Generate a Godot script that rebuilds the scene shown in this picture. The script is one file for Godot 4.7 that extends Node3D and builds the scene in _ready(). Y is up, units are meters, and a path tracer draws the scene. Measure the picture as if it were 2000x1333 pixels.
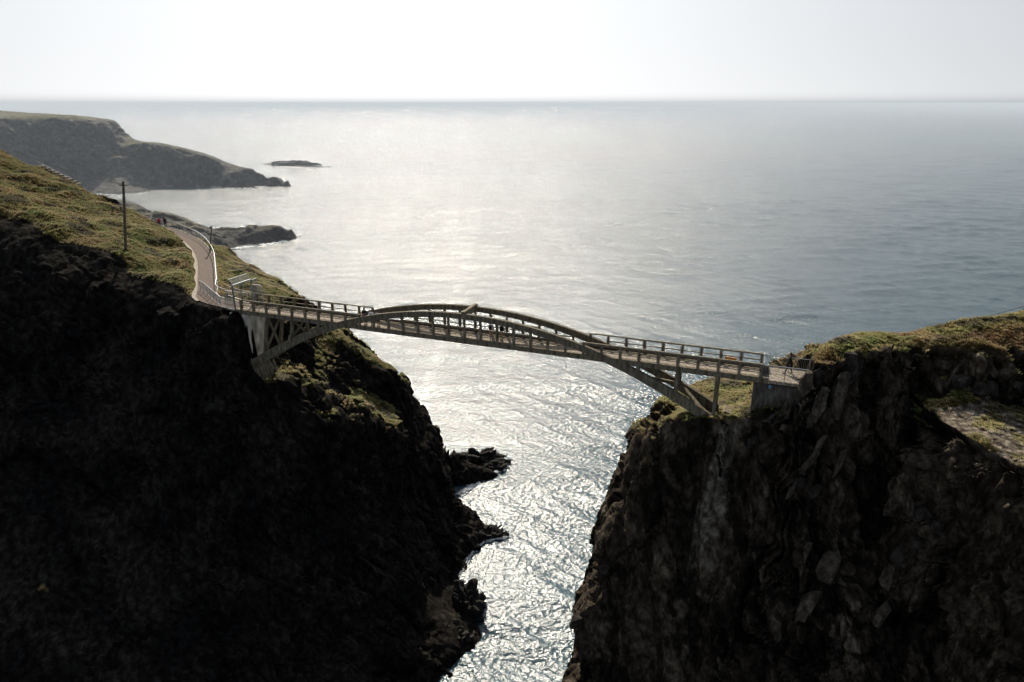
extends Node3D
# Concrete arch footbridge over a sea chasm, backlit. y up, metres, sea level y = 0, camera looks along -z.

const FOCAL := 1299.5        # survey lens, pixels of a 2000 x 1333 frame (only used to turn survey sightings into points)
const PITCH := 0.3448
const CAM_Y := 65.52
const BAY := 1.6             # spacing of the parapet posts
const SPAN := 51.2
const WIDTH := 2.48

var M := {}
var names := {}
var bridge_at := Transform3D(Basis(Vector3(0.9354, 0, 0.3536), Vector3.UP, Vector3(-0.3536, 0, 0.9354)), Vector3(-28.295, 45.0, -66.561))
var path_line: PackedVector3Array
var grass_left: Array = []
var grass_right: Array = []
var rock_spots: Array = []


# ---------------------------------------------------------------- helpers
func sight(X: float, Y: float, d: float) -> Vector3:
	# survey sighting at a horizontal distance d
	var a := (X - 1000.0) / FOCAL
	var u := (666.5 - Y) / FOCAL
	var t := d / (cos(PITCH) + u * sin(PITCH))
	return Vector3(a * t, CAM_Y + (u * cos(PITCH) - sin(PITCH)) * t, -d)


func level(X: float, Y: float, h: float) -> Vector3:
	# survey sighting at a known height
	var a := (X - 1000.0) / FOCAL
	var u := (666.5 - Y) / FOCAL
	var t := (h - CAM_Y) / (u * cos(PITCH) - sin(PITCH))
	return Vector3(a * t, h, -(cos(PITCH) + u * sin(PITCH)) * t)


func shore(a: Array, outward: Vector3) -> Vector3:
	# a point on the shore, or when its height is negative one on the sea bed outward of the shore
	var v := level(a[0], a[1], maxf(a[2], 0.0))
	if a[2] < 0.0: v += outward * -a[2] + Vector3(0, a[2], 0)
	return v


func on_bridge(s: float, h: float, w: float) -> Vector3:
	return bridge_at * Vector3(s, h, -w)


func numbered(called: String) -> String:
	if not names.has(called):
		names[called] = 0
		return called
	names[called] += 1
	return "%s_%03d" % [called, names[called]]


func tag(o: Node, label := "", category := "", group := "", kind := "") -> void:
	if label: o.set_meta("label", label)
	if category: o.set_meta("category", category)
	if group: o.set_meta("group", group)
	if kind: o.set_meta("kind", kind)


func base(called: String, where: Vector3, turn := 0.0) -> Node3D:
	var o := Node3D.new()
	o.name = numbered(called)
	add_child(o, true)
	o.position = where
	o.rotation.y = turn
	return o


func part(called: String, mesh: Mesh, m: Material, parent: Node, at := Transform3D()) -> MeshInstance3D:
	var o := MeshInstance3D.new()
	o.name = called if parent != self else numbered(called)
	o.mesh = mesh
	if m: o.material_override = m
	o.transform = at
	parent.add_child(o, true)
	return o


func st_new() -> SurfaceTool:
	var st := SurfaceTool.new()
	st.begin(Mesh.PRIMITIVE_TRIANGLES)
	st.set_smooth_group(-1)
	return st


func quad(st: SurfaceTool, a: Vector3, b: Vector3, c: Vector3, d: Vector3) -> void:
	st.add_vertex(a); st.add_vertex(b); st.add_vertex(c)
	st.add_vertex(a); st.add_vertex(c); st.add_vertex(d)


func hexa(st: SurfaceTool, p: Array) -> void:
	# p: 4 points of one end, 4 matching points of the other
	quad(st, p[0], p[1], p[2], p[3])
	quad(st, p[7], p[6], p[5], p[4])
	for k in 4:
		var n := (k + 1) % 4
		quad(st, p[k], p[k + 4], p[n + 4], p[n])


func done(st: SurfaceTool) -> ArrayMesh:
	st.generate_normals()
	return st.commit()


func box_mesh(size: Vector3, bevel := 0.015) -> ArrayMesh:
	# a box with chamfered edges, centred
	var st := st_new()
	var h := size * 0.5
	var b := minf(bevel, minf(h.x, minf(h.y, h.z)) * 0.45)
	var f := func(ax: int, sg: float) -> Array:
		var u := (ax + 1) % 3
		var v := (ax + 2) % 3
		var o := []
		for c in [[-1, -1], [1, -1], [1, 1], [-1, 1]]:
			var p := Vector3()
			p[ax] = sg * h[ax]
			p[u] = c[0] * (h[u] - b)
			p[v] = c[1] * (h[v] - b)
			o.append(p)
		return o
	var c3 := Vector3.ZERO
	var faces := {}
	for ax in 3:
		for sg in [-1.0, 1.0]:
			var q: Array = f.call(ax, sg)
			faces[[ax, sg]] = q
			out_quad(st, q[0], q[1], q[2], q[3], c3)
	for ax in 3:
		var u := (ax + 1) % 3
		for s1 in [-1.0, 1.0]:
			for s2 in [-1.0, 1.0]:
				var v := (ax + 2) % 3
				var e := []
				for t in [[-1.0, true], [1.0, true], [1.0, false], [-1.0, false]]:
					var p := Vector3()
					p[v] = t[0] * (h[v] - b)
					p[ax] = s1 * (h[ax] if t[1] else h[ax] - b)
					p[u] = s2 * (h[u] - b if t[1] else h[u])
					e.append(p)
				out_quad(st, e[0], e[1], e[2], e[3], c3)
	for sx in [-1.0, 1.0]:
		for sy in [-1.0, 1.0]:
			for sz in [-1.0, 1.0]:
				var a := Vector3(sx * h.x, sy * (h.y - b), sz * (h.z - b))
				var bb := Vector3(sx * (h.x - b), sy * h.y, sz * (h.z - b))
				var c := Vector3(sx * (h.x - b), sy * (h.y - b), sz * h.z)
				out_tri(st, a, bb, c, c3)
	return done(st)


func out_tri(st: SurfaceTool, a: Vector3, b: Vector3, c: Vector3, centre: Vector3) -> void:
	# clockwise seen from outside
	if (b - a).cross(c - a).dot((a + b + c) / 3.0 - centre) > 0.0:
		st.add_vertex(a); st.add_vertex(c); st.add_vertex(b)
	else:
		st.add_vertex(a); st.add_vertex(b); st.add_vertex(c)


func out_quad(st: SurfaceTool, a: Vector3, b: Vector3, c: Vector3, d: Vector3, centre: Vector3) -> void:
	out_tri(st, a, b, c, centre)
	out_tri(st, a, c, d, centre)


func bar(st: SurfaceTool, a: Vector3, b: Vector3, w: float, h: float, up := Vector3.UP, w2 := -1.0, h2 := -1.0) -> void:
	# a rectangular bar from a to b
	if w2 < 0.0: w2 = w
	if h2 < 0.0: h2 = h
	var dir := (b - a).normalized()
	if absf(dir.dot(up)) > 0.97: up = Vector3.BACK if absf(dir.z) < 0.9 else Vector3.RIGHT
	var sx := dir.cross(up).normalized()
	var sy := sx.cross(dir).normalized()
	var e := []
	for k in [[a, w, h], [b, w2, h2]]:
		for c in [[-0.5, -0.5], [0.5, -0.5], [0.5, 0.5], [-0.5, 0.5]]:
			e.append(k[0] + sx * c[0] * k[1] + sy * c[1] * k[2])
	var mid := (a + b) * 0.5
	out_quad(st, e[0], e[1], e[2], e[3], mid)
	out_quad(st, e[4], e[5], e[6], e[7], mid)
	for k in 4:
		var n := (k + 1) % 4
		out_quad(st, e[k], e[n], e[n + 4], e[k + 4], mid)


func tube(st: SurfaceTool, line: Array, r0: float, r1: float, sides := 8, cap := true) -> void:
	var rings := []
	for i in line.size():
		var a: Vector3 = line[maxi(i - 1, 0)]
		var b: Vector3 = line[mini(i + 1, line.size() - 1)]
		var dir := (b - a).normalized()
		var up := Vector3.UP if absf(dir.y) < 0.95 else Vector3.RIGHT
		var sx := dir.cross(up).normalized()
		var sy := sx.cross(dir).normalized()
		var r := lerpf(r0, r1, float(i) / maxf(1.0, line.size() - 1.0))
		var ring := []
		for k in sides:
			var t := TAU * k / sides
			ring.append(line[i] + (sx * cos(t) + sy * sin(t)) * r)
		rings.append(ring)
	for i in line.size() - 1:
		var c: Vector3 = (line[i] + line[i + 1]) * 0.5
		for k in sides:
			var n := (k + 1) % sides
			out_quad(st, rings[i][k], rings[i][n], rings[i + 1][n], rings[i + 1][k], c)
	if cap:
		for e in [0, line.size() - 1]:
			var inner: Vector3 = line[1] if e == 0 else line[line.size() - 2]
			for k in range(1, sides - 1):
				out_tri(st, rings[e][0], rings[e][k], rings[e][k + 1], inner)


func noise(seed_: int, freq: float, octaves := 4, kind := FastNoiseLite.TYPE_SIMPLEX_SMOOTH) -> FastNoiseLite:
	var n := FastNoiseLite.new()
	n.seed = seed_
	n.noise_type = kind
	n.frequency = freq
	n.fractal_type = FastNoiseLite.FRACTAL_FBM if octaves > 1 else FastNoiseLite.FRACTAL_NONE
	n.fractal_octaves = octaves
	return n


# ---------------------------------------------------------------- materials
func grain_texture(seed_: int, freq: float, size: int, low: Color, high: Color, octaves := 5, contrast := 1.0) -> ImageTexture:
	var im := noise(seed_, freq, octaves).get_seamless_image(size, size)
	var o := Image.create(size, size, false, Image.FORMAT_RGB8)
	var data := im.get_data()
	var outd := PackedByteArray()
	outd.resize(size * size * 3)
	for i in size * size:
		var t := clampf((data[i] / 255.0 - 0.5) * contrast + 0.5, 0.0, 1.0)
		var c := low.lerp(high, t)
		outd[i * 3] = int(c.r * 255.0)
		outd[i * 3 + 1] = int(c.g * 255.0)
		outd[i * 3 + 2] = int(c.b * 255.0)
	o.set_data(size, size, false, Image.FORMAT_RGB8, outd)
	o.generate_mipmaps()
	return ImageTexture.create_from_image(o)


func crack_image(seed_: int, size: int) -> Image:
	# weathered stone: grain of several sizes cut by a net of joints
	var fb := noise(seed_, 0.008, 7)
	fb.fractal_gain = 0.58
	var cl := noise(seed_ + 1, 0.012, 3, FastNoiseLite.TYPE_CELLULAR)
	cl.cellular_return_type = FastNoiseLite.RETURN_DISTANCE2_SUB
	cl.domain_warp_enabled = true
	cl.domain_warp_amplitude = 40.0
	cl.domain_warp_frequency = 0.01
	var a := fb.get_seamless_image(size, size).get_data()
	var b := cl.get_seamless_image(size, size).get_data()
	for i in a.size():
		var k := minf(1.0, b[i] / 80.0)
		a[i] = int(clampf(((a[i] / 255.0 - 0.5) * 1.5 + 0.5) * (0.55 + 0.45 * k), 0.0, 1.0) * 255.0)
	return Image.create_from_data(size, size, false, Image.FORMAT_L8, a)


func tinted(im: Image, low: Color, high: Color) -> ImageTexture:
	var d := im.get_data()
	var o := PackedByteArray()
	o.resize(d.size() * 3)
	for i in d.size():
		var c := low.lerp(high, d[i] / 255.0)
		o[i * 3] = int(c.r * 255.0)
		o[i * 3 + 1] = int(c.g * 255.0)
		o[i * 3 + 2] = int(c.b * 255.0)
	return ImageTexture.create_from_image(Image.create_from_data(im.get_width(), im.get_height(), false, Image.FORMAT_RGB8, o))


func relief(im: Image, strength: float) -> ImageTexture:
	var o: Image = im.duplicate()
	o.convert(Image.FORMAT_RGBA8)
	o.bump_map_to_normal_map(strength)
	return ImageTexture.create_from_image(o)


func normal_texture(n: FastNoiseLite, size: int, strength: float) -> ImageTexture:
	var im := n.get_seamless_image(size, size)
	im.convert(Image.FORMAT_RGBA8)
	im.bump_map_to_normal_map(strength)
	return ImageTexture.create_from_image(im)


func mat(color: Color, rough := 0.9) -> StandardMaterial3D:
	# color: linear base colour
	var m := StandardMaterial3D.new()
	m.albedo_color = color.linear_to_srgb()
	m.roughness = rough
	m.metallic_specular = 0.3
	return m


func tri(m: StandardMaterial3D, scale_: Vector3, albedo: Texture2D, normal: Texture2D = null, ns := 1.0) -> StandardMaterial3D:
	m.uv1_triplanar = true
	m.uv1_world_triplanar = true
	m.uv1_scale = scale_
	m.uv1_triplanar_sharpness = 4.0
	if albedo: m.albedo_texture = albedo
	if normal:
		m.normal_enabled = true
		m.normal_texture = normal
		m.normal_scale = ns
	return m


func make_materials() -> void:
	var grit := grain_texture(11, 0.018, 512, Color(0.62, 0.60, 0.58), Color(1.0, 1.0, 1.0), 6, 1.7)
	var grit_n := normal_texture(noise(12, 0.02, 6), 512, 5.0)
	var stain := grain_texture(13, 0.012, 512, Color(0.6, 0.58, 0.54), Color(1.0, 1.0, 0.98), 6, 1.5)
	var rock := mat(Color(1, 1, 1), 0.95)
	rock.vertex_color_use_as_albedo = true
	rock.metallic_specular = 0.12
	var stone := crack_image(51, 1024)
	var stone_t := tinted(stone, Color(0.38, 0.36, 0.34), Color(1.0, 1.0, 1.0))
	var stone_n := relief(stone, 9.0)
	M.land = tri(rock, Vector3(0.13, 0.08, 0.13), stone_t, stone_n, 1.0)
	var rock_far := mat(Color(1, 1, 1), 0.9)
	rock_far.vertex_color_use_as_albedo = true
	M.land_far = tri(rock_far, Vector3(0.02, 0.02, 0.02), stone_t, stone_n, 1.0)
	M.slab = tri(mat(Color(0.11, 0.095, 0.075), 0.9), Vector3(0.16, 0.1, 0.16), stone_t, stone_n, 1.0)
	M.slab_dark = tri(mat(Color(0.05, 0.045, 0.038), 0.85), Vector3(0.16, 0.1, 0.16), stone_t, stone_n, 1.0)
	M.concrete = tri(mat(Color(0.26, 0.23, 0.175), 0.9), Vector3(0.45, 0.12, 0.45), stain, grit_n, 0.6)
	M.concrete_dark = tri(mat(Color(0.19, 0.17, 0.13), 0.9), Vector3(0.5, 0.11, 0.5), stain, grit_n, 0.7)
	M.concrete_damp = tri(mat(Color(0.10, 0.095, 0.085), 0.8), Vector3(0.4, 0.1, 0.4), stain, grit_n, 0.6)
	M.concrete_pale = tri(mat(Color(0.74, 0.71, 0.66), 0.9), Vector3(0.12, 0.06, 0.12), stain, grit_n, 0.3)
	M.deck = tri(mat(Color(0.34, 0.30, 0.245), 0.92), Vector3(0.4, 0.4, 0.4), grit, grit_n, 0.5)
	M.path = tri(mat(Color(0.19, 0.152, 0.132), 0.95), Vector3(0.5, 0.5, 0.5), grit, grit_n, 0.8)
	M.kerb = tri(mat(Color(0.42, 0.38, 0.32), 0.92), Vector3(0.5, 0.5, 0.5), grit, grit_n, 0.6)
	M.steel = mat(Color(0.42, 0.43, 0.43), 0.42)
	M.steel.metallic = 0.75
	M.steel_dull = mat(Color(0.16, 0.17, 0.17), 0.6)
	M.steel_dull.metallic = 0.4
	M.rust = tri(mat(Color(0.16, 0.075, 0.04), 0.85), Vector3(1, 1, 1), grit)
	M.wood = tri(mat(Color(0.17, 0.15, 0.125), 0.9), Vector3(2, 0.2, 2), stain)
	M.orange = mat(Color(0.55, 0.22, 0.03), 0.6)
	M.blue = mat(Color(0.08, 0.2, 0.34), 0.5)
	M.black = mat(Color(0.02, 0.02, 0.02), 0.7)
	M.wire = mat(Color(0.05, 0.05, 0.05), 0.6)
	M.foam = mat(Color(0.78, 0.8, 0.8), 0.9)
	var g := mat(Color(1, 1, 1), 0.75)
	g.vertex_color_use_as_albedo = true
	g.backlight_enabled = true
	g.backlight = Color(0.16, 0.16, 0.05)
	M.grass = g
	var sk := mat(Color(1, 1, 1), 0.8)
	sk.vertex_color_use_as_albedo = true
	M.person = sk
	var sea := StandardMaterial3D.new()
	sea.albedo_color = Color(0.022, 0.054, 0.07).linear_to_srgb()
	sea.roughness = 0.17
	sea.metallic_specular = 0.46
	var chop := noise(21, 0.015, 6)
	chop.fractal_gain = 0.56
	sea.normal_enabled = true
	sea.normal_texture = normal_texture(chop, 2048, 14.0)
	# the water in the chasm is sheltered, the open sea rougher
	M.sea = []
	for k in 7:
		var c: StandardMaterial3D = sea.duplicate()
		c.normal_scale = 0.58 + 0.14 * k
		M.sea.append(c)


# ---------------------------------------------------------------- sky, sun, camera
func make_sky(towards: Vector3) -> PanoramaSkyMaterial:
	# clear hazy air: deep overhead, pale at the horizon, a wide aureole around the sun
	var w := 512
	var h := 256
	var im := Image.create(w, h, false, Image.FORMAT_RGBF)
	for y in h:
		var el := (0.5 - (y + 0.5) / h) * PI
		for x in w:
			var az := ((x + 0.5) / w) * TAU
			var dir := Vector3(sin(az) * cos(el), sin(el), -cos(az) * cos(el))
			var e := maxf(el, 0.0)
			var gam := towards.angle_to(dir)
			var haze := exp(-e / 0.26)
			var c := Vector3(0.035, 0.065, 0.125).lerp(Vector3(0.12, 0.14, 0.165), haze)
			var glow := 0.9 * exp(-gam / 0.7) + 0.9 * exp(-gam / 0.2)
			c += Vector3(1.0, 0.985, 0.955) * glow * (1.0 + 0.85 * haze)
			im.set_pixel(x, y, Color(c.x, c.y, c.z))
	var m := PanoramaSkyMaterial.new()
	m.panorama = ImageTexture.create_from_image(im)
	return m


func set_stage() -> void:
	var cam := Camera3D.new()
	cam.name = "camera"
	cam.fov = 54.305
	cam.far = 90000.0
	cam.near = 0.1
	cam.position = Vector3(0, CAM_Y, 0)
	cam.rotation = Vector3(-PITCH, 0, 0)
	cam.current = true
	add_child(cam)
	var az := deg_to_rad(-9.0)
	var el := deg_to_rad(39.0)
	var towards := Vector3(sin(az) * cos(el), sin(el), -cos(az) * cos(el))
	var e := Environment.new()
	e.background_mode = Environment.BG_SKY
	e.sky = Sky.new()
	e.sky.sky_material = make_sky(towards)
	e.tonemap_mode = Environment.TONE_MAPPER_LINEAR
	e.tonemap_exposure = 1.35
	e.sdfgi_enabled = true
	e.ssao_enabled = true
	e.ssil_enabled = true
	e.volumetric_fog_enabled = true
	e.volumetric_fog_density = 0.0
	e.volumetric_fog_length = 4000.0
	var we := WorldEnvironment.new()
	we.name = "world_environment"
	we.environment = e
	add_child(we)
	var sun := DirectionalLight3D.new()
	sun.name = "sun"
	sun.light_color = Color(1.0, 0.955, 0.88)
	sun.light_energy = 1.6
	sun.light_angular_distance = 0.5
	sun.shadow_enabled = true
	add_child(sun)
	sun.look_at_from_position(Vector3.ZERO, -towards, Vector3.UP)


# ---------------------------------------------------------------- sea
func make_sea() -> void:
	var rows := PackedFloat32Array()
	var d := 38.0
	while d < 62000.0:
		rows.append(d)
		d *= 1.0036 if d < 480.0 else (1.008 if d < 1500.0 else 1.06)
	var cols := 820
	var waves := []
	var rng := RandomNumberGenerator.new()
	rng.seed = 5
	for i in 20:
		var wl := 1.3 * pow(1.18, i)
		var a := deg_to_rad(-76.0 + rng.randf_range(-38, 38))
		waves.append([cos(a) * TAU / wl, sin(a) * TAU / wl, rng.randf() * TAU, wl * (0.0075 if wl < 3.0 else (0.0098 if wl < 12.0 else 0.0055)), wl])
	var v := PackedVector3Array()
	var uv := PackedVector2Array()
	var nn := noise(77, 0.02, 2)
	for r in rows.size():
		var dd := rows[r]
		var step := dd * (0.0036 if dd < 480.0 else 0.008)
		for c in cols:
			var a := (float(c) / (cols - 1) - 0.5) * 2.0
			a = a * 0.95 + a * a * a * 0.55
			var x := a * dd
			var y := 0.0
			var px := x
			if dd < 1500.0 and absf(a) < 1.1:
				var gust := 0.75 + 0.6 * nn.get_noise_2d(x, dd)
				for w in waves:
					if w[4] > step * 2.6:
						y += (exp(sin(w[0] * x - w[1] * dd + w[2]) - 1.0) * 1.9 - 0.85) * w[3]
				y *= gust * smoothstep(1500.0, 700.0, dd)
			v.append(Vector3(px, y, -dd))
			uv.append(Vector2(x / 46.0, dd / 34.0))
	var m := ArrayMesh.new()
	var whole := grid_mesh(v, PackedInt32Array([0, 1, cols]), rows.size(), cols, uv, PackedColorArray()).surface_get_arrays(0)
	var edge := [0.0, 105.0, 150.0, 215.0, 310.0, 450.0, 650.0, 1e9]
	for band in 7:
		var r0 := -1
		var r1 := 0
		for r in rows.size() - 1:
			if rows[r] >= edge[band] and rows[r] < edge[band + 1]:
				if r0 < 0: r0 = r
				r1 = r + 1
		var idx := PackedInt32Array()
		for r in r1 - r0:
			for c in cols - 1:
				var i := r * cols + c
				idx.append_array([i, i + cols, i + 1, i + 1, i + cols, i + cols + 1])
		var part_of := []
		part_of.resize(Mesh.ARRAY_MAX)
		for k in [Mesh.ARRAY_VERTEX, Mesh.ARRAY_NORMAL, Mesh.ARRAY_TEX_UV]:
			part_of[k] = whole[k].slice(r0 * cols, (r1 + 1) * cols)
		part_of[Mesh.ARRAY_TANGENT] = whole[Mesh.ARRAY_TANGENT].slice(r0 * cols * 4, (r1 + 1) * cols * 4)
		part_of[Mesh.ARRAY_INDEX] = idx
		m.add_surface_from_arrays(Mesh.PRIMITIVE_TRIANGLES, part_of)
		m.surface_set_material(band, M.sea[band])
	var o := part("sea", m, null, self)
	tag(o, "", "", "", "structure")


func make_haze() -> void:
	# a bank of thin sea haze lying over the open water beyond the chasm
	var f := FogVolume.new()
	f.name = "sea_haze"
	f.size = Vector3(110000, 70, 64000)
	f.position = Vector3(0, 29.4, -32000 - 132)
	var m := FogMaterial.new()
	m.density = 0.00028
	m.albedo = Color(0.9, 0.95, 1.0)
	f.material = m
	add_child(f)
	tag(f, "thin pale haze over the open sea", "haze", "", "stuff")


func grid_mesh(v: PackedVector3Array, idx: PackedInt32Array, nr: int, nc: int, uv: PackedVector2Array, col: PackedColorArray, flip := false) -> ArrayMesh:
	var n := PackedVector3Array()
	n.resize(v.size())
	for r in nr:
		var r0 := maxi(r - 1, 0) * nc
		var r1 := mini(r + 1, nr - 1) * nc
		for c in nc:
			var dv := v[r1 + c] - v[r0 + c]
			var du := v[r * nc + mini(c + 1, nc - 1)] - v[r * nc + maxi(c - 1, 0)]
			n[r * nc + c] = du.cross(dv).normalized()
	var a := []
	a.resize(Mesh.ARRAY_MAX)
	a[Mesh.ARRAY_VERTEX] = v
	a[Mesh.ARRAY_NORMAL] = n
	if uv.size():
		a[Mesh.ARRAY_TEX_UV] = uv
		var tg := PackedFloat32Array()
		tg.resize(v.size() * 4)
		for i in v.size():
			tg[i * 4] = 1.0
			tg[i * 4 + 3] = 1.0
		a[Mesh.ARRAY_TANGENT] = tg
	if col.size(): a[Mesh.ARRAY_COLOR] = col
	a[Mesh.ARRAY_INDEX] = idx
	var m := ArrayMesh.new()
	m.add_surface_from_arrays(Mesh.PRIMITIVE_TRIANGLES, a)
	return m


# ---------------------------------------------------------------- land
func solve(a: Array, b: PackedFloat64Array) -> PackedFloat64Array:
	var n := b.size()
	for k in n:
		var p := k
		for i in range(k + 1, n):
			if absf(a[i][k]) > absf(a[p][k]): p = i
		if p != k:
			var t = a[k]; a[k] = a[p]; a[p] = t
			var tb := b[k]; b[k] = b[p]; b[p] = tb
		var ak: PackedFloat64Array = a[k]
		for i in range(k + 1, n):
			var ai: PackedFloat64Array = a[i]
			var f := ai[k] / ak[k]
			if f != 0.0:
				for j in range(k, n):
					ai[j] -= f * ak[j]
				a[i] = ai
				b[i] -= f * b[k]
	for k in range(n - 1, -1, -1):
		var s := b[k]
		var ak: PackedFloat64Array = a[k]
		for j in range(k + 1, n):
			s -= ak[j] * b[j]
		b[k] = s / ak[k]
	return b


func terrain(pts: Array, axis: Vector3, step: float, coarse: float, soft: float, shape: Callable, paint: Callable, sow: Array, m: Material, called: String, open_edge := 0.0) -> MeshInstance3D:
	# a smooth sheet through surveyed points, seen along a slanted axis so that tops and cliffs are both well sampled; then broken up by noise
	var w := axis.normalized()
	var p := Vector3.UP.cross(w).normalized()
	var q := w.cross(p).normalized()
	var n := pts.size()
	var uvp := PackedVector2Array()
	var a := []
	var b := PackedFloat64Array()
	b.resize(n + 3)
	for i in n:
		uvp.append(Vector2(pts[i].dot(p), pts[i].dot(q)))
		b[i] = pts[i].dot(w)
	for i in n + 3:
		var row := PackedFloat64Array()
		row.resize(n + 3)
		a.append(row)
	for i in n:
		var row: PackedFloat64Array = a[i]
		for j in n:
			row[j] = -sqrt(uvp[i].distance_squared_to(uvp[j]) + soft * soft)
		row[i] += 0.25
		row[n] = 1.0
		row[n + 1] = uvp[i].x
		row[n + 2] = uvp[i].y
		a[i] = row
		for k in 3:
			var rk: PackedFloat64Array = a[n + k]
			rk[i] = row[n + k]
			a[n + k] = rk
	var lo := uvp[0]
	var hi := uvp[0]
	for at in uvp:
		lo = lo.min(at)
		hi = hi.max(at)
	var s := solve(a, b)
	var cx := int(ceil((hi.x - lo.x) / coarse)) + 4
	var cy := int(ceil((hi.y - lo.y) / coarse)) + 4
	var g := PackedFloat32Array()
	g.resize(cx * cy)
	for j in cy:
		for i in cx:
			var at := Vector2(lo.x + (i - 1) * coarse, lo.y + (j - 1) * coarse)
			var t := s[n] + s[n + 1] * at.x + s[n + 2] * at.y
			for k in n:
				t -= s[k] * sqrt(at.distance_squared_to(uvp[k]) + soft * soft)
			g[j * cx + i] = t
	var nc := int((hi.x - lo.x) / step) + 1
	var nr := int((hi.y - lo.y) / step) + 1
	var v := PackedVector3Array()
	v.resize(nr * nc)
	var smooth_h := PackedFloat32Array()
	smooth_h.resize(nr * nc)
	for r in nr:
		var fy := (r * step) / coarse
		var iy := int(fy)
		fy -= iy
		var wy := [((-0.5 * fy + 1.0) * fy - 0.5) * fy, (1.5 * fy - 2.5) * fy * fy + 1.0, ((-1.5 * fy + 2.0) * fy + 0.5) * fy, (0.5 * fy - 0.5) * fy * fy]
		for c in nc:
			var fx := (c * step) / coarse
			var ix := int(fx)
			fx -= ix
			var x0 := ((-0.5 * fx + 1.0) * fx - 0.5) * fx
			var x1 := (1.5 * fx - 2.5) * fx * fx + 1.0
			var x2 := ((-1.5 * fx + 2.0) * fx + 0.5) * fx
			var x3 := (0.5 * fx - 0.5) * fx * fx
			var t := 0.0
			for k in 4:
				var o := (iy + k) * cx + ix
				t += wy[k] * (g[o] * x0 + g[o + 1] * x1 + g[o + 2] * x2 + g[o + 3] * x3)
			smooth_h[r * nc + c] = t
			v[r * nc + c] = p * (lo.x + c * step) + q * (lo.y + r * step) + w * t
	# break the surface up along its own normal
	var v2 := v.duplicate()
	for r in nr:
		for c in nc:
			var i := r * nc + c
			var du := v[r * nc + mini(c + 2, nc - 1)] - v[r * nc + maxi(c - 2, 0)]
			var dv := v[mini(r + 2, nr - 1) * nc + c] - v[maxi(r - 2, 0) * nc + c]
			v2[i] = shape.call(v[i], du.cross(dv).normalized())
			if r == nr - 1 or c == 0 or c == nc - 1: v2[i].y = -6.0
	var col := PackedColorArray()
	col.resize(nr * nc)
	for r in nr:
		for c in nc:
			var i := r * nc + c
			var du := v2[r * nc + mini(c + 1, nc - 1)] - v2[r * nc + maxi(c - 1, 0)]
			var dv := v2[mini(r + 1, nr - 1) * nc + c] - v2[maxi(r - 1, 0) * nc + c]
			var nn := du.cross(dv).normalized()
			var du2 := v[r * nc + mini(c + 3, nc - 1)] - v[r * nc + maxi(c - 3, 0)]
			var dv2 := v[mini(r + 3, nr - 1) * nc + c] - v[maxi(r - 3, 0) * nc + c]
			col[i] = paint.call(v2[i], nn, du2.cross(dv2).normalized())
			if sow != null and col[i].a > 0.5:
				sow.append(v2[i])
			col[i].a = 1.0
	var idx := PackedInt32Array()
	idx.resize((nr - 1) * (nc - 1) * 6)
	var k := 0
	for r in nr - 1:
		for c in nc - 1:
			var i := r * nc + c
			if maxf(v2[i].y, v2[i + nc + 1].y) < -2.5: continue
			idx[k] = i; idx[k + 1] = i + nc; idx[k + 2] = i + 1
			idx[k + 3] = i + 1; idx[k + 4] = i + nc; idx[k + 5] = i + nc + 1
			k += 6
	idx.resize(k)
	var o := part(called, grid_mesh(v2, idx, nr, nc, PackedVector2Array(), col), m, self)
	tag(o, "", "", "", "structure")
	return o


var n_big: FastNoiseLite
var n_mid: FastNoiseLite
var n_fine: FastNoiseLite
var n_cell: FastNoiseLite
var n_cell2: FastNoiseLite
var n_patch: FastNoiseLite
var n_crack: FastNoiseLite


func make_noises() -> void:
	n_big = noise(31, 0.055, 3)
	n_mid = noise(32, 0.22, 4)
	n_fine = noise(33, 0.9, 3)
	n_patch = noise(34, 0.12, 4)
	n_cell = noise(35, 0.33, 1, FastNoiseLite.TYPE_CELLULAR)
	n_cell.cellular_return_type = FastNoiseLite.RETURN_CELL_VALUE
	n_cell.cellular_jitter = 1.0
	n_cell.domain_warp_enabled = true
	n_cell.domain_warp_amplitude = 1.2
	n_cell.domain_warp_frequency = 0.2
	n_crack = noise(37, 0.36, 1, FastNoiseLite.TYPE_CELLULAR)
	n_crack.cellular_return_type = FastNoiseLite.RETURN_DISTANCE2_SUB
	n_crack.cellular_jitter = 1.0
	n_cell2 = noise(36, 0.95, 1, FastNoiseLite.TYPE_CELLULAR)
	n_cell2.cellular_return_type = FastNoiseLite.RETURN_CELL_VALUE
	n_cell2.cellular_jitter = 1.0


func near_path(v: Vector3) -> Vector2:
	# x: level distance to the centre line of the path, y: its height there
	var best := Vector2(1e9, 0.0)
	var at := Vector2(v.x, v.z)
	for i in path_line.size() - 1:
		var a := Vector2(path_line[i].x, path_line[i].z)
		var b := Vector2(path_line[i + 1].x, path_line[i + 1].z)
		var t := clampf((at - a).dot(b - a) / (b - a).length_squared(), 0.0, 1.0)
		var dd := at.distance_to(a.lerp(b, t))
		if dd < best.x: best = Vector2(dd, lerpf(path_line[i].y, path_line[i + 1].y, t))
	return best


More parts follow.
